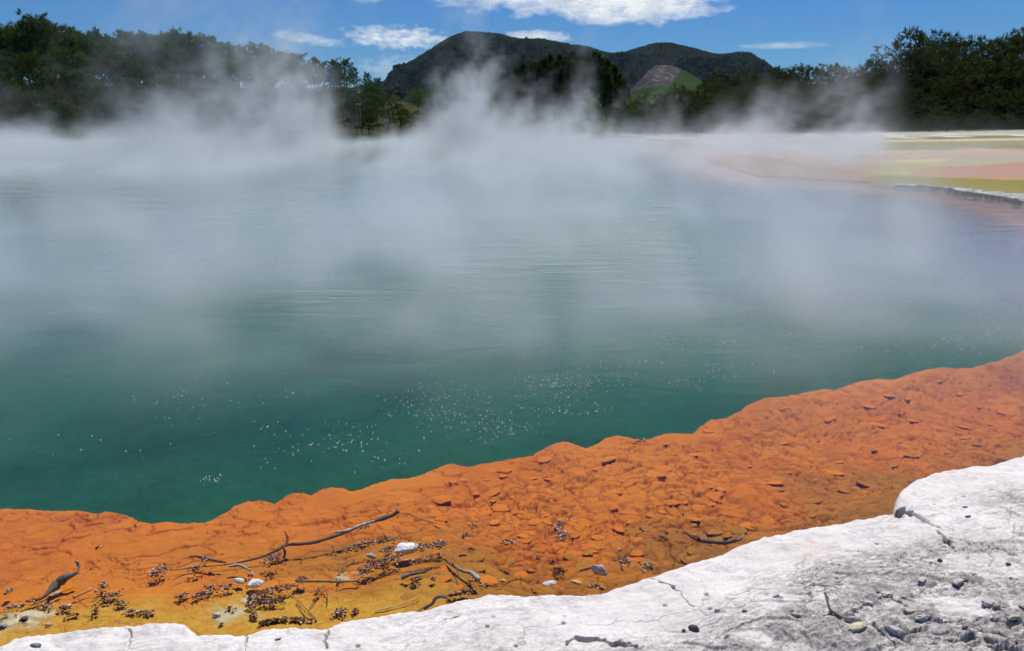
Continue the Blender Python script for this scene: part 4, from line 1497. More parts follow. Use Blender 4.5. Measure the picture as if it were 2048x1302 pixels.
rock('sunk_stone', 1817, 915, 18, 8, (0.26, 0.11, 0.035), 'brown stone lying under the shallows just above the ledge nose', on='bed', thick=0.4)

# cobbles coated in orange crust, under water on the shelf
cob_meshes = []
for k in range(10):
    v, f, c = rock_mesh(900 + k, 1.0, 1.0, 1.0, (0.5, 0.15, 0.02), ICO2, 0.28, 0.30)
    lo = mesh_obj('cobble', v, f, m_cob)
    me = lo.data
    bpy.data.objects.remove(lo)
    me2 = me.copy()
    me2.materials.clear()
    me2.materials.append(m_cobb)
    cob_meshes.append((me, me2))
uS, XS, YS, ZS = SHELF
cr = random.Random(55)
placed = []
tries = 0
while len(placed) < 210 and tries < 20000:
    tries += 1
    px = cr.uniform(700, 2040)
    ly_ = float(np.interp(px, uS, lip_y))
    gy_ = float(np.interp(px, uS, led_y))
    py = ly_ + (gy_ - ly_) * cr.uniform(0.08, 0.98) ** 0.85
    if px < 950 and cr.random() > (px - 650) / 400.0:
        continue
    if px > 1450 and cr.random() > 0.35:
        continue
    s_ = px_size(px, py)
    r_ = cr.choice((0.016, 0.02, 0.024, 0.03, 0.036, 0.042)) * cr.uniform(0.8, 1.2)
    q = surf_z(SHELF, px, py)
    if any((q.x - a) ** 2 + (q.y - b) ** 2 < ((r_ + c) * 0.72) ** 2 for a, b, c in placed):
        continue
    placed.append((q.x, q.y, r_))
    dshr = min(math.hypot(q.x - a, q.y - b) for a, b in ledge_w)
    brown_ = (gy_ - py) * s_ * 1.9 < 0.42 and cr.random() < 0.75
    o = bpy.data.objects.new('cobble', cob_meshes[cr.randrange(10)][1 if brown_ else 0])
    link(o)
    hz_ = r_ * cr.uniform(0.12, 0.24)
    o.location = (q.x, q.y, min(q.z + hz_ * 0.1, -0.012 - hz_))
    o.scale = (r_ * cr.uniform(0.95, 1.5), r_ * cr.uniform(0.7, 1.05), hz_)
    o.rotation_euler = (cr.uniform(-0.18, 0.18), cr.uniform(-0.18, 0.18), cr.uniform(-0.6, 0.9))
    if brown_:
        tag(o, 'brown crusted cobble under the darker shallows along the ledge', 'cobble', 'brown cobbles near the ledge')
    else:
        tag(o, 'orange crusted cobble under clear shallow water on the shelf', 'cobble', 'orange cobbles on the shelf')


# ---- sticks
def tube(pts, radii, sides=8, seed=0, jitter=0.12):
    r = random.Random(seed)
    # resample with a smooth curve
    P_ = [Vector(q) for q in pts]
    out_, rr = [], []
    for i in range(len(P_) - 1):
        p0, p1, p2, p3 = P_[max(i - 1, 0)], P_[i], P_[i + 1], P_[min(i + 2, len(P_) - 1)]
        for k in range(7):
            t = k / 7.0
            out_.append(0.5 * ((2 * p1) + (p2 - p0) * t + (2 * p0 - 5 * p1 + 4 * p2 - p3) * t * t + (3 * p1 - p0 - 3 * p2 + p3) * t ** 3))
            rr.append(radii[i] * (1 - t) + radii[i + 1] * t)
    out_.append(P_[-1]); rr.append(radii[-1])
    vs, fs = [], []
    for i, c_ in enumerate(out_):
        d = (out_[min(i + 1, len(out_) - 1)] - out_[max(i - 1, 0)]).normalized()
        s1 = d.cross(Vector((0, 0, 1)))
        s1 = s1.normalized() if s1.length > 1e-4 else Vector((1, 0, 0))
        s2 = s1.cross(d)
        rad_ = rr[i] * (1 + r.uniform(-jitter, jitter) + 0.15 * mnoise.noise(Vector((i * 0.35, seed, 0))))
        for k in range(sides):
            a_ = 2 * math.pi * k / sides
            w = rad_ * (1 + 0.35 * mnoise.noise(Vector((i * 0.2, k * 1.7, seed))))
            vs.append(tuple(c_ + s1 * math.cos(a_) * w + s2 * math.sin(a_) * w))
    n = len(out_)
    for i in range(n - 1):
        for k in range(sides):
            k2 = (k + 1) % sides
            fs.append((i * sides + k, i * sides + k2, (i + 1) * sides + k2, (i + 1) * sides + k))
    fs.append(tuple(range(sides - 1, -1, -1)))
    fs.append(tuple((n - 1) * sides + k for k in range(sides)))
    return vs, fs


def stick(name, pts, wpx, col, label, cat='stick', z=0.004, on='water', twigs=(), col2=None, seed=1, taper=None):
    """pts in photo pixels (x, y[, extra height])"""
    W = []
    R = []
    for i, q in enumerate(pts):
        s_ = px_size(q[0], q[1])
        r_ = (wpx[i] if isinstance(wpx, (list, tuple)) else wpx) * s_ * 0.42
        if on == 'ledge':
            v = surf_z(LEDGEG, q[0], q[1]) + Vector((0, 0, r_ * 0.6))
        elif on == 'bed':
            v = surf_z(SHELF, q[0], q[1]) + Vector((0, 0, r_ * 1.2))
        else:
            zz = z + (q[2] if len(q) > 2 else 0)
            v = P3(q[0], q[1], zz)
        W.append(v)
        R.append(r_)
    o0 = W[0].copy()
    vs, fs = tube([w - o0 for w in W], R, seed=seed)
    t = np.linspace(0, 1, len(vs))[:, None]
    cols = np.array(col)[None] * (1 - t) + np.array(col2 or col)[None] * t
    o = mesh_obj(name, vs, fs, m_wood, attrs={'col': cols})
    o.location = o0
    tag(o, label, cat)
    for tw in twigs:
        tp, tw_px = tw
        Wt = [P3(q[0], q[1], z + (q[2] if len(q) > 2 else 0)) - o0 if on == 'water' else surf_z(LEDGEG, q[0], q[1]) + Vector((0, 0, 0.004)) - o0 for q in tp]
        rr = [tw_px * px_size(*tp[0][:2]) * 0.5] * len(tp)
        rr[-1] *= 0.4
        vs, fs = tube(Wt, rr, 6, seed + 5)
        mesh_obj('twig', vs, fs, m_wood, o, attrs={'col': np.tile(np.array(col), (len(vs), 1))})
    return o


DK, BR, GY_, PL, RB = (0.060, 0.052, 0.050), (0.16, 0.065, 0.022), (0.22, 0.20, 0.19), (0.55, 0.48, 0.40), (0.22, 0.06, 0.03)
stick('charred_branch', [(83, 1198), (98, 1184), (114, 1168), (130, 1156, 0.02), (146, 1149, 0.03), (157, 1140, 0.04), (156, 1128, 0.06), (151, 1122, 0.08)],
      [3, 12, 22, 19, 9, 4, 7, 5], DK, 'charred black branch with an upturned hooked tip in the left shallows', 'branch', 0.01,
      twigs=(([(128, 1158), (145, 1152), (160, 1146)], 3),), col2=(0.30, 0.25, 0.21), seed=3)
stick('pale_stick', [(100, 1192), (112, 1187), (124, 1182)], [4, 8, 5], PL, 'short pale splinter lying against the charred branch', seed=4)
stick('brown_stick', [(147, 1195), (160, 1189), (184, 1179)], [8, 6, 3], (0.42, 0.24, 0.10), 'short brown stick sloping up just right of the charred branch', seed=5)
stick('curved_stick', [(379, 1112), (398, 1113), (425, 1120), (452, 1125)], [3, 6, 7, 4], GY_, 'curved grey brown stick above two debris clumps at the left', seed=6, col2=(0.16, 0.08, 0.05))
stick('long_branch', [(339, 1141, -0.01), (400, 1134, -0.01), (460, 1128, -0.02), (520, 1115, -0.02), (552, 1101, -0.02), (574, 1090, -0.02), (600, 1088, -0.015), (630, 1084, -0.015), (676, 1070, -0.01), (722, 1050, 0), (758, 1039, 0), (785, 1030, 0.01), (797, 1022, 0.03)],
      [2, 2.5, 3, 5, 7, 8, 8, 8, 8, 8, 9, 10, 12], (0.13, 0.05, 0.025), 'long thin dark branch across the shallows ending in a raised knob', 'branch',
      -0.012, twigs=(([(573, 1088, -0.02), (575, 1076, -0.02), (569, 1062, -0.03)], 5), ([(782, 1031, 0.01), (772, 1024, 0)], 3)), col2=(0.16, 0.11, 0.10), seed=7)
stick('pale_stick', [(661, 1066), (676, 1064), (700, 1059), (722, 1050), (748, 1042)], [4, 5, 6, 7, 4], (0.52, 0.46, 0.40), 'pale stick floating along the upper side of the long branch', seed=8)
stick('grey_stick', [(459, 1133), (470, 1130), (484, 1132), (501, 1141)], [5, 8, 7, 4], (0.36, 0.34, 0.33), 'short bent grey stick above the pair of pale rocks', seed=9)
stick('straight_stick', [(591, 1163), (630, 1162), (680, 1163), (718, 1161)], [6, 6, 6, 6], (0.30, 0.20, 0.13), 'straight grey brown stick lying level in the yellow shallows', seed=10)
stick('dark_stick', [(803, 1155), (820, 1149, 0.01), (847, 1143)], [12, 8, 7], (0.20, 0.18, 0.18), 'thick short dark stick below the largest white rock', seed=11, col2=(0.10, 0.09, 0.09))
stick('bent_stick', [(890, 1118, -0.02), (905, 1130, -0.02), (925, 1141, -0.01), (943, 1146), (957, 1158, 0.01)], [5, 8, 9, 10, 12], (0.25, 0.13, 0.04), 'bent olive brown stick with a pale broken end right of the white rock', seed=12, col2=(0.48, 0.44, 0.42))
stick('pale_stick', [(808, 1121), (820, 1119), (838, 1121)], [3, 4, 2], PL, 'thin pale splinter just under the largest white rock', seed=13)
stick('grey_branch', [(848, 1217), (864, 1207, 0.02), (872, 1196, 0.04), (884, 1193, 0.05), (895, 1197, 0.04)], [9, 8, 8, 7, 5], (0.15, 0.13, 0.13), 'hooked dark grey branch lying over the ledge edge', 'branch', 0.03,
      twigs=(([(852, 1213, 0.02), (840, 1219, 0.02), (832, 1224, 0.03)], 3),), seed=14)
stick('thin_twig', [(750, 1221), (775, 1216), (797, 1211), (820, 1203), (841, 1193)], [3, 4, 3, 3, 2], (0.58, 0.42, 0.24), 'thin pale twig along the ledge edge left of the hooked branch', 'twig', seed=15)
stick('forked_twig', [(1000, 1178), (1012, 1168), (1024, 1161, 0.01), (1045, 1158, 0.02)], [3, 3.5, 3.5, 2], RB, 'reddish forked twig reaching over the brown water by the ledge', 'twig', 0.02,
      twigs=(([(1043, 1158, 0.02), (1038, 1150, 0.03)], 2.2), ([(1042, 1158, 0.02), (1040, 1172, 0.0)], 2)), seed=16)
stick('sunk_branch', [(1368, 1064, -0.05), (1384, 1074, -0.04), (1398, 1080, -0.02), (1425, 1084, -0.03), (1455, 1085, -0.02), (1484, 1076, 0.02)], [3, 6, 9, 10, 9, 7], (0.10, 0.035, 0.02), 'dark sunken branch whose right end touches the ledge', 'branch',
      twigs=(([(1398, 1079, -0.01), (1396, 1075, 0.01)], 6), ([(1420, 1082, -0.03), (1408, 1062, -0.05)], 2.5)), seed=17, col2=(0.2, 0.15, 0.14))
stick('white_tip', [(1474, 1080, 0.02), (1485, 1074, 0.04), (1490, 1072, 0.05)], [3, 5, 3], (0.7, 0.66, 0.62), 'small white splinter at the ledge end of the sunken branch', seed=18)
stick('dark_twig', [(1648, 1188), (1653, 1204), (1660, 1222), (1672, 1230), (1688, 1238)], [5, 5, 6, 6, 4], (0.13, 0.125, 0.12), 'dark forked twig lying on the grey ledge above the yellowish slab', 'twig', on='ledge',
      twigs=(([(1649, 1191), (1656, 1200)], 2.5), ([(1660, 1222), (1653, 1229)], 2.5)), seed=19)
stick('brown_stick', [(0, 1240), (8, 1236), (16, 1235)], [4, 5, 4], (0.2, 0.12, 0.08), 'short brown stick at the left frame edge over pale mud', seed=20)
for i_, (pp_, lab) in enumerate((([(594, 1199), (600, 1216), (611, 1235)], 'left needle of the crossed pair on the yellow shallows'),
                                 ([(597, 1201), (613, 1219), (631, 1237)], 'right needle of the crossed pair on the yellow shallows'),
                                 ([(645, 1170), (654, 1187), (654, 1211)], 'bent needle standing upright in the picture under the straight stick'),
                                 ([(634, 1195), (619, 1215)], 'short slanting needle left of the bent needle'),
                                 ([(814, 1026), (840, 1038), (866, 1046)], 'thin dark root under water right of the raised knob'),
                                 ([(786, 1052), (797, 1066), (803, 1080)], 'fine dark root under water above the largest white rock'),
                                 ([(60, 1212), (95, 1198), (118, 1186)], 'thin straw lying below the charred branch'),
                                 ([(345, 1160), (372, 1149), (397, 1146)], 'thin root between the debris clumps at the left'),
                                 ([(388, 1122), (370, 1130), (352, 1136)], 'short fine needle above the left clump'),
                                 ([(905, 1125), (914, 1140), (918, 1158)], 'fine root hanging below the bent stick'))):
    stick('needle', pp_, 2.0, (0.24, 0.10, 0.035), lab, 'needle', -0.004, seed=30 + i_)
# knob and broken end as parts of their sticks are modelled in the tube radii


# ---- floating debris
def clump(line, width, n, label, pal=0, seed=0, size=(0.0026, 0.0058), name='debris_clump', on='water', lift=0.012, cat='debris'):
    r = np.random.default_rng(seed + 17)
    s_ = px_size(*line[0][:2])
    W = [P3(a, b, 0.0) for a, b in line]
    o0 = W[0].copy()
    vb, fb = ICO0
    k = np.sort(r.uniform(0, len(W) - 1.0001, n)) if len(W) > 1 else np.zeros(n)
    V, F, C_ = [], [], []
    PAL = [((0.055, 0.02, 0.014), (0.13, 0.045, 0.028), (0.40, 0.27, 0.17), (0.72, 0.54, 0.50)),
           ((0.05, 0.016, 0.014), (0.11, 0.03, 0.02), (0.36, 0.15, 0.06), (0.72, 0.46, 0.38)),
           ((0.26, 0.11, 0.02), (0.42, 0.2, 0.03), (0.16, 0.05, 0.03), (0.6, 0.45, 0.2)),
           ((0.05, 0.045, 0.04), (0.12, 0.10, 0.09), (0.3, 0.26, 0.22), (0.75, 0.7, 0.66))][pal]
    for i in range(n):
        if len(W) > 1:
            a = int(k[i])
            c_ = W[a].lerp(W[a + 1], float(k[i] - a))
        else:
            c_ = W[0].copy()
        wv = width * s_ * 0.5
        dx_ = np.clip(r.normal(0, 0.42), -1.2, 1.2)
        dy_ = np.clip(r.normal(0, 0.42), -1.2, 1.2)
        hgt = max(0, 1 - (dx_ * dx_ + dy_ * dy_)) * lift * r.uniform(0.3, 1.2)
        c_ = c_ + Vector((dx_ * wv, dy_ * wv * (1.15 if len(W) == 1 else 1.6), hgt + 0.001)) - o0
        sz = r.uniform(*size)
        sc = np.array([sz * r.uniform(0.6, 1.7), sz * r.uniform(0.5, 1.2), sz * r.uniform(0.35, 0.9)])
        if pal in (1, 2) and r.random() < 0.7:
            sc = np.array([sz * r.uniform(1.4, 2.6), sz * r.uniform(0.5, 0.9), sz * 0.22])
        v = vb * (1 + r.uniform(-0.22, 0.22, (len(vb), 1))) * sc
        th_ = r.uniform(0, 6.28)
        ct, st = math.cos(th_), math.sin(th_)
        v = np.stack([v[:, 0] * ct - v[:, 1] * st, v[:, 0] * st + v[:, 1] * ct, v[:, 2] + r.uniform(-0.3, 0.3) * v[:, 0]], 1)
        V.append(v + np.array(c_))
        F.append(fb + i * len(vb))
        ci = r.choice(4, p=(0.36, 0.32, 0.24, 0.08))
        C_.append(np.tile(np.array(PAL[ci]) * r.uniform(0.8, 1.2), (len(vb), 1)))
    o = mesh_obj(name, np.vstack(V), np.vstack(F), m_grain, smooth_shade=False, attrs={'col': np.vstack(C_)})
    o.location = o0
    tag(o, label, cat)
    return o


CL = [
    ([(197, 1098)], 16, 26, 'lone dark clump afloat over the orange shelf at the left', 0),
    ([(320, 1143)], 40, 110, 'knobbly clump at the left tip of the long branch', 0),
    ([(310, 1150)], 18, 26, 'fringe of crumbs under the knobbly clump', 1),
    ([(392, 1140)], 32, 70, 'brown clump tangled on the long branch near its thin end', 0),
    ([(408, 1121)], 22, 34, 'small clump clinging under the curved grey stick', 0),
    ([(544, 1121)], 40, 110, 'dark clump left of the middle just under the long branch', 0),
    ([(198, 1171), (212, 1180)], 22, 60, 'debris patch above the pale sand right of the brown stick', 0),
    ([(205, 1198), (236, 1192)], 26, 120, 'widest debris patch in the left shallows', 0),
    ([(242, 1210)], 26, 60, 'rounded debris patch right of the widest left one', 0),
    ([(248, 1224), (278, 1228), (309, 1226)], 12, 90, 'broken line of crumbs along the left part of the ledge', 1),
    ([(20, 1184)], 14, 26, 'tiny dark clump near the left frame edge', 0),
    ([(14, 1219), (45, 1215)], 12, 50, 'flat debris streak at the left frame edge beside pale mud', 0),
    ([(86, 1212), (104, 1220)], 18, 60, 'clump at the foot of the charred branch', 0),
    ([(116, 1220), (142, 1218)], 14, 60, 'small streak of crumbs right of the charred branch foot', 0),
    ([(55, 1208), (82, 1200)], 10, 40, 'crumbs caught under the charred branch', 0),
    ([(128, 1236), (158, 1230)], 7, 30, 'thin scatter of crumbs over pale mud at the left', 1),
    ([(187, 1215), (196, 1228), (178, 1238)], 9, 40, 'hooked trail of crumbs near the ledge at the left', 1),
    ([(356, 1196), (375, 1191)], 16, 60, 'debris clump left of the two pale rocks', 0),
    ([(385, 1200), (405, 1188), (440, 1180), (468, 1172)], 13, 140, 'ragged line of debris leading to the two pale rocks', 0),
    ([(410, 1178), (428, 1174)], 10, 34, 'small clump above the ragged line of debris', 0),
    ([(498, 1157), (506, 1150)], 12, 30, 'dark crumbs above the round pale rock', 0),
    ([(500, 1196), (530, 1188), (560, 1180), (590, 1175)], 24, 260, 'broad leafy debris mass below the round pale rock', 1),
    ([(492, 1216), (520, 1210), (545, 1206), (568, 1207)], 15, 150, 'second leafy mass under the broad one', 1),
    ([(505, 1230), (512, 1238)], 12, 40, 'dark scraps above the ledge in the yellow mud', 1),
    ([(516, 1250), (545, 1243), (575, 1240), (627, 1243)], 9, 200, 'purple brown debris fringe along the ledge left of the middle', 1),
    ([(592, 1163), (612, 1160)], 14, 60, 'clump on the left end of the straight stick', 1),
    ([(640, 1180), (632, 1190)], 14, 50, 'golden leaf scraps under the straight stick', 2),
    ([(694, 1104), (711, 1093), (744, 1087), (791, 1081)], 14, 220, 'long dark debris roll left of the largest white rock', 0),
    ([(828, 1096), (850, 1097), (870, 1091), (891, 1090)], 22, 240, 'thick dark debris roll right of the largest white rock', 0),
    ([(775, 1102)], 32, 90, 'mound of grey crumbs touching the left side of the white rock', 0),
    ([(722, 1148), (745, 1137), (775, 1124), (800, 1117)], 30, 320, 'broad glinting leafy mass below the mound of grey crumbs', 1),
    ([(820, 1128), (850, 1120), (885, 1112)], 16, 130, 'leafy strip under the thick dark roll', 1),
    ([(676, 1140), (690, 1144)], 18, 40, 'golden scraps over the olive sand patch', 2),
    ([(948, 1054)], 18, 36, 'upper of two small floating clumps above the bent stick', 0),
    ([(922, 1076), (938, 1070)], 12, 50, 'lower of two small floating clumps above the bent stick', 0),
    ([(822, 1163), (840, 1160)], 14, 50, 'brown scraps below the thick short dark stick', 1),
    ([(866, 1160)], 14, 24, 'few crumbs right of the thick short dark stick', 2),
    ([(940, 1166), (952, 1160)], 18, 60, 'golden leaf scraps around the pale end of the bent stick', 2),
    ([(896, 1196), (920, 1188), (947, 1182)], 9, 120, 'purple fringe of debris along the ledge right of the hooked branch', 1),
    ([(960, 1176), (975, 1172)], 10, 26, 'crumbs in the corner between ledge and bent stick', 0),
    ([(679, 1226)], 30, 70, 'clump of crumbs against the ledge left of the pale twig', 0),
    ([(711, 1224)], 14, 26, 'small pale clump beside the thin twig', 0),
    ([(1118, 1050)], 34, 90, 'upper clump of the close pair afloat in the middle', 3),
    ([(1127, 1071)], 34, 100, 'lower clump of the close pair afloat in the middle', 3),
    ([(1008, 1086), (1026, 1086)], 16, 60, 'flat clump left of the close pair', 0),
    ([(1246, 1125)], 38, 120, 'round dark clump right of the banded rock', 0),
    ([(1288, 1137), (1305, 1134)], 20, 80, 'brown clump touching the ledge right of the round dark clump', 0),
    ([(1075, 1119)], 12, 20, 'tiny clump left of the banded rock', 1),
    ([(1320, 1078), (1332, 1080)], 16, 44, 'small clump left of the sunken branch', 1),
    ([(1268, 890), (1278, 885), (1289, 880)], 9, 70, 'small dark raft floating near the shelf edge on the right', 3),
    ([(1170, 1176), (1200, 1172)], 7, 30, 'crumbs along the ledge under the banded rock', 0),
    ([(1240, 740 + 360)], 8, 8, 'single scrap over the brown cobbles above the round dark clump', 1),
    ([(30, 1236), (60, 1240)], 9, 26, 'sparse crumbs on the pale mud at the lower left', 1),
    ([(455, 1218), (470, 1222)], 9, 20, 'crumbs on the pale mud right of the square grey rock', 1),
    ([(443, 1250)], 6, 8, 'tiny scraps beside the notch in the ledge', 1),
    ([(665, 1100), (672, 1106)], 8, 10, 'few crumbs left of the long dark debris roll', 0),
    ([(720, 1060), (738, 1055)], 14, 30, 'pale froth crumbs on the long branch', 3),
]
for i_, (ln_, w_, n_, lab, pal_) in enumerate(CL):
    clump(ln_, w_, int(n_ * 0.85), lab, pal_, i_)

# ---- gas bubbles on the water: white base colour stands in for each one's sun glint
m_bub, nt, out = new_mat('bubble')
pbsdf(nt, out, (0.93, 0.93, 0.90), 0.25, None, 0.6)
vb, fb = ICO1
vb2 = vb.copy()
vb2[:, 2] = np.maximum(vb2[:, 2], -0.3)
lo = mesh_obj('bubble', vb2, fb, m_bub)
bub_me = lo.data
bpy.data.objects.remove(lo)
br = np.random.default_rng(404)
BC = [(870, 655, 75, 13, 30), (1015, 650, 40, 10, 15), (640, 665, 35, 12, 12), (1350, 680, 60, 20, 45), (1500, 672, 110, 14, 45), (1750, 695, 70, 12, 18),
      (1985, 655, 42, 18, 50), (1900, 685, 45, 10, 20), (880, 810, 60, 28, 120), (1115, 772, 55, 20, 90), (980, 850, 85, 30, 80), (1225, 750, 55, 26, 45),
      (1380, 750, 40, 16, 20), (1130, 825, 60, 8, 30), (345, 800, 65, 28, 24), (560, 880, 60, 34, 26), (700, 880, 50, 30, 44), (420, 958, 12, 5, 12),
      (250, 880, 160, 50, 10), (780, 930, 50, 12, 10), (1450, 745, 60, 12, 14), (560, 790, 60, 15, 12)]
bl = []
for cx_, cy_, sx_, sy_, n_ in BC:
    for k in range(int(n_ * 1.5)):
        px = cx_ + br.normal(0, sx_ * 0.8)
        py = cy_ + br.normal(0, sy_ * 0.8)
        if px < -5 or px > 2055 or py > float(np.interp(px, uS, lip_y)) - 14:
            continue
        bl.append((px, py, float(np.clip(br.lognormal(-5.95, 0.4), 0.0014, 0.0052))))
bl.sort(key=lambda b: -b[2] / px_size(b[0], b[1]))
for px, py, r_ in bl[:290]:
    q = P3(px, py, 0.0)
    o = bpy.data.objects.new('bubble', bub_me)
    link(o)
    o.location = (q.x, q.y, 0.001)
    o.scale = (r_, r_, r_ * 1.5)  # stretched upright to take in the glint's reflection
    tag(o, 'tiny gas bubble on the green water, painted white for its sun glint', 'bubble', 'gas bubbles floating on the green water')
VV, FF = [], []
for i, (px, py, r_) in enumerate(bl[290:]):
    q = P3(px, py, 0.0)
    VV.append(ICO0[0] * np.array([r_, r_, r_ * 1.5]) + np.array([q.x, q.y, 0.001]))
    FF.append(ICO0[1] + i * len(ICO0[0]))
o = mesh_obj('bubbles', np.vstack(VV), np.vstack(FF), m_bub)
tag(o, 'scatter of the finest bubbles between the larger ones', 'bubbles', kind='stuff')

# ---- small white notice boards on the far bank
m_sign, nt, out = new_mat('white_paint')
pbsdf(nt, out, (0.8, 0.8, 0.78), 0.5)
m_post, nt, out = new_mat('post_wood')
pbsdf(nt, out, (0.22, 0.17, 0.12), 0.8)


def box(w, d, h, cx=0, cy=0, cz=0):
    v = [(cx + sx * w / 2, cy + sy * d / 2, cz + sz * h / 2) for sz in (-1, 1) for sy in (-1, 1) for sx in (-1, 1)]
    f = [(0, 2, 3, 1), (4, 5, 7, 6), (0, 1, 5, 4), (2, 6, 7, 3), (0, 4, 6, 2), (1, 3, 7, 5)]
    return v, f


for px, py, Y, wpx, lab in ((716, 208, 66, 9, 'small white board on posts under the last pines of the left bank'),
                            (772, 240, 66, 8, 'small white board low in the steam right of the pines'),
                            (912, 239, 68, 8, 'small white board low in the steam under the mountain')):
    q = at_dist(px, py, Y)
    g0 = ground_z(q.x, Y)
    e = bpy.data.objects.new('notice_board', None)
    link(e)
    e.location = (q.x, Y, g0)
    tag(e, lab, 'sign')
    w = wpx * Y / F_PX
    hh = max(q.z - g0, 0.6)
    v, f = box(w, 0.3, 0.05, cz=hh)
    bo = mesh_obj('board', v, f, m_sign, e, False)
    for s_ in (-1, 1):
        v, f = box(0.06, 0.06, hh - 0.03, cx=s_ * w * 0.35, cz=(hh - 0.03) / 2)
        mesh_obj('post', v, f, m_post, e, False)
# ------------------------------------------------------------------ steam over the pool (a voxel volume evaluated from noise)
def steam_volume(name, mn, mx_, res, build, k, step, seed):
    vol = bpy.data.volumes.new(name)
    o = bpy.data.objects.new(name, vol)
    link(o)
    ng = bpy.data.node_groups.new(name + '_field', 'GeometryNodeTree')
    ng.interface.new_socket('Geometry', in_out='OUTPUT', socket_type='NodeSocketGeometry')
    g = NT(ng)
    vc = g.node('GeometryNodeVolumeCube')
    vc.inputs['Min'].default_value = mn
    vc.inputs['Max'].default_value = mx_
    for a, r in zip('XYZ', res):
        vc.inputs['Resolution ' + a].default_value = r
    pp = g.node('GeometryNodeInputPosition').outputs[0]
    g.l.new(build(g, pp), vc.inputs['Density'])
    m = bpy.data.materials.new(name)
    m.use_nodes = True
    nt = NT(m.node_tree)
    nt.n.clear()
    out = nt.node('ShaderNodeOutputMaterial')
    sc_ = nt.node('ShaderNodeVolumePrincipled')
    sc_.inputs['Density Attribute'].default_value = ''
    sc_.inputs['Color'].default_value = (0.93, 0.975, 0.985, 1)
    sc_.inputs['Anisotropy'].default_value = 0.15
    at = nt.node('ShaderNodeAttribute')
    at.attribute_name = 'density'
    nt.l.new(nt.mul(at.outputs['Fac'], k), sc_.inputs['Density'])
    nt.l.new(sc_.outputs[0], out.inputs['Volume'])
    sm = g.node('GeometryNodeSetMaterial')
    sm.inputs['Material'].default_value = m
    go = g.node('NodeGroupOutput')
    g.l.new(vc.outputs[0], sm.inputs[0])
    g.l.new(sm.outputs[0], go.inputs[0])
    md = o.modifiers.new('field', 'NODES')
    md.node_group = ng
    vol.materials.append(m)
    vol.render.step_size = step
    return o


# x, y, radius, depth radius, scale height of the taller plumes
PLUMES = [(-31.0, 46.0, 2.6, 8.0, 2.4), (-18.3, 40.0, 1.8, 6.0, 5.2), (-15.0, 43.0, 2.2, 6.0, 6.0), (-11.6, 40.0, 1.9, 6.0, 7.5), (-14.2, 38.0, 1.6, 5.0, 4.6),
          (-22.5, 44.0, 1.7, 7.0, 3.8), (-2.8, 44.0, 2.2, 6.0, 8.0), (2.8, 44.0, 2.2, 7.0, 4.6), (6.5, 38.0, 1.5, 5.0, 3.4), (15.8, 36.0, 2.6, 5.0, 7.0), (10.5, 36.0, 1.6, 5.0, 3.4),
          (-27.0, 40.0, 1.5, 6.0, 3.2), (11.5, 27.0, 4.0, 6.0, 1.5), (7.5, 33.0, 4.5, 7.0, 1.9), (13.0, 32.0, 3.0, 6.0, 2.2)]


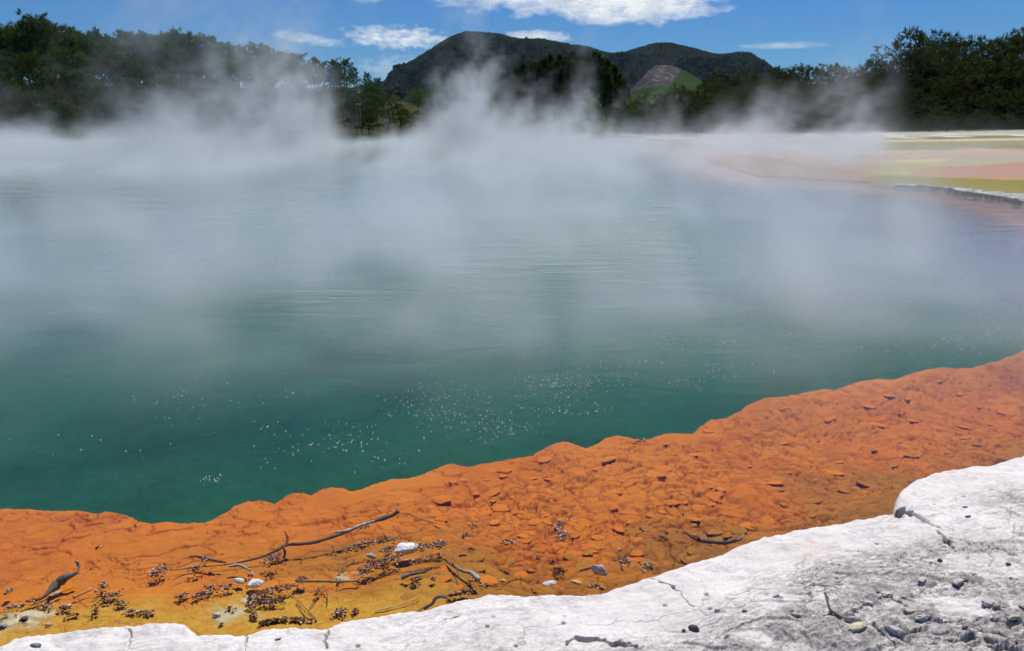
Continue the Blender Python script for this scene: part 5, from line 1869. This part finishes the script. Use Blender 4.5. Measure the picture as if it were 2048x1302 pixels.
def far_field(g, pp):
    x, y, z = g.sep(pp)
    # slow plumes, stretched upwards and leaning a little
    xs = g.sub(x, g.mul(z, 0.30))
    q = g.comb(xs, g.mul(y, 0.32), g.mul(z, 0.65))
    warp = g.node('ShaderNodeTexNoise')
    g.put(warp.inputs['Vector'], q)
    warp.inputs['Scale'].default_value = 0.45
    warp.inputs['Detail'].default_value = 3.0
    wq = g.vadd(q, g.vmul(g.vadd(warp.outputs['Color'], (-0.5, -0.5, -0.5)), (3.0, 2.0, 3.0)))
    n = g.noise(wq, 0.50, 6.0, 0.68)
    col = g.noise(g.comb(g.mul(xs, 1.7), g.mul(y, 0.28), 4.0), 0.17, 4.0, 0.62)
    yb = g.mul(g.sub(y, 40.0), 1.0 / 9.0)
    hgt = g.add(0.36, g.mul(g.ss(col, 0.42, 0.64), g.add(0.25, g.mul(g.math('EXPONENT', g.mul(g.mul(yb, yb), -1.0)), 3.4))))
    plume = None
    for x0, y0, r0, ry, hh in PLUMES:
        dx_ = g.div(g.sub(x, g.add(x0, g.mul(z, 0.12))), g.add(r0, g.mul(z, 0.10)))
        dy_ = g.mul(g.sub(y, y0), 1.0 / ry)
        e = g.mul(g.math('EXPONENT', g.mul(g.add(g.mul(dx_, dx_), g.mul(dy_, dy_)), -1.0)), hh)
        plume = e if plume is None else g.math('MAXIMUM', plume, e)
    hgt = g.math('MAXIMUM', g.mul(hgt, g.ss(y, 9.0, 34.0, 0.5, 1.0)), plume)
    fall = g.math('EXPONENT', g.mul(g.div(z, hgt), -1.0))
    amt = g.math('MAXIMUM', g.sub(g.add(g.mul(fall, 1.1), g.mul(g.sub(n, 0.5), 3.0)), 0.46), 0.0)
    dens = g.mul(amt, g.mul(fall, 0.38))
    edge = g.add(g.ss(y, 7.0, 19.0, 0.0, 0.13), g.ss(y, 18.0, 30.0, 0.0, 0.87))
    dens = g.mul(g.mul(dens, edge), g.math('MAXIMUM', g.ss(col, 0.36, 0.62, 0.35, 1.35), g.mul(plume, 0.25)))
    fine = g.noise(g.comb(x, g.mul(y, 0.4), g.mul(z, 0.8)), 1.5, 4.0, 0.62, 1.2)
    dens = g.mul(dens, g.ss(fine, 0.36, 0.64, 0.35, 1.55))
    # torn wisps that drift higher over the left of the pool
    hx = g.div(g.sub(x, g.add(-15.5, g.mul(z, 0.1))), 4.2)
    hy = g.div(g.sub(y, 43.0), 6.0)
    hg = g.math('EXPONENT', g.mul(g.add(g.mul(hx, hx), g.mul(hy, hy)), -1.0))
    dens = g.add(dens, g.mul(g.mul(hg, g.ss(n, 0.44, 0.72)), g.mul(0.11, g.ss(z, 1.0, 3.0))))
    # steam keeps to the pool: thin over the flats on the right and gone at the far bank
    rb = g.ss(g.sub(g.add(x, g.mul(g.sub(n, 0.5), 5.0)), g.mul(y, 0.465)), -2.0, 1.6, 1.0, 0.0)
    rb = g.math('MAXIMUM', rb, g.mul(g.mul(g.ss(y, 26.0, 34.0), g.math('EXPONENT', g.mul(z, -1.2))), 0.16))
    back = g.ss(y, 52.0, 64.0, 1.0, 0.0)
    top = g.ss(z, 11.0, 14.0, 1.0, 0.0)
    return g.mul(g.mul(dens, rb), g.mul(back, top))


def near_field(g, pp):
    x, y, z = g.sep(pp)
    q = g.comb(g.add(x, g.mul(z, 0.25)), y, g.mul(z, 0.5))
    warp = g.node('ShaderNodeTexNoise')
    g.put(warp.inputs['Vector'], q)
    warp.inputs['Scale'].default_value = 0.5
    warp.inputs['Detail'].default_value = 2.0
    wq = g.vadd(q, g.vmul(g.vadd(warp.outputs['Color'], (-0.5, -0.5, -0.5)), (1.6, 1.6, 1.6)))
    n = g.noise(wq, 0.75, 3.0, 0.5)
    big = g.noise(g.comb(x, y, 9.0), 0.30, 2.0, 0.5)
    fall = g.mul(g.math('EXPONENT', g.mul(z, -0.9)), g.ss(z, 0.5, 1.6, 1.0, 0.0))
    d = g.mul(g.ss(g.add(n, g.mul(g.sub(big, 0.5), 0.8)), 0.42, 0.78), fall)
    d = g.add(d, g.mul(fall, 0.05))
    d = g.mul(g.mul(d, g.ss(y, 4.2, 7.0)), g.ss(y, 7.0, 13.0, 1.0, 0.5))
    d = g.mul(d, g.ss(y, 14.5, 17.5, 1.0, 0.0))
    rb = g.ss(g.sub(x, g.mul(y, 0.52)), -0.3, 1.2, 1.0, g.ss(y, 8.0, 12.0, 0.6, 0.08))
    return g.mul(d, rb)


sv = steam_volume('steam', (-46, 6, 0.03), (40, 66, 13.5), (300, 150, 78), far_field, 1.25, 0.9, 1)
tag(sv, 'white steam bank rising off the far side of the hot pool', 'steam', kind='stuff')
sn = steam_volume('steam', (-11, 3.6, 0.03), (13.5, 17.5, 1.7), (160, 95, 20), near_field, 1.0, 0.45, 2)
tag(sn, 'thin wisps of steam drifting low over the near green water', 'steam', kind='stuff')

# clear-day air: far things fade to blue a little
hz, nt, out = new_mat('haze')
hv_ = nt.node('ShaderNodeVolumePrincipled')
hv_.inputs['Color'].default_value = (0.50, 0.68, 0.95, 1)
hv_.inputs['Density'].default_value = 0.00003
hv_.inputs['Anisotropy'].default_value = 0.0
nt.l.new(hv_.outputs[0], out.inputs['Volume'])
bmh = bmesh.new()
bmesh.ops.create_cube(bmh, size=1.0)
meh = bpy.data.meshes.new('haze')
bmh.to_mesh(meh)
bmh.free()
meh.materials.append(hz)
ho = link(bpy.data.objects.new('haze', meh))
ho.scale = (9000, 9000, 420)
ho.location = (0, 0, 207.0)
tag(ho, 'thin blue air between the pool and the mountain', 'haze', kind='stuff')
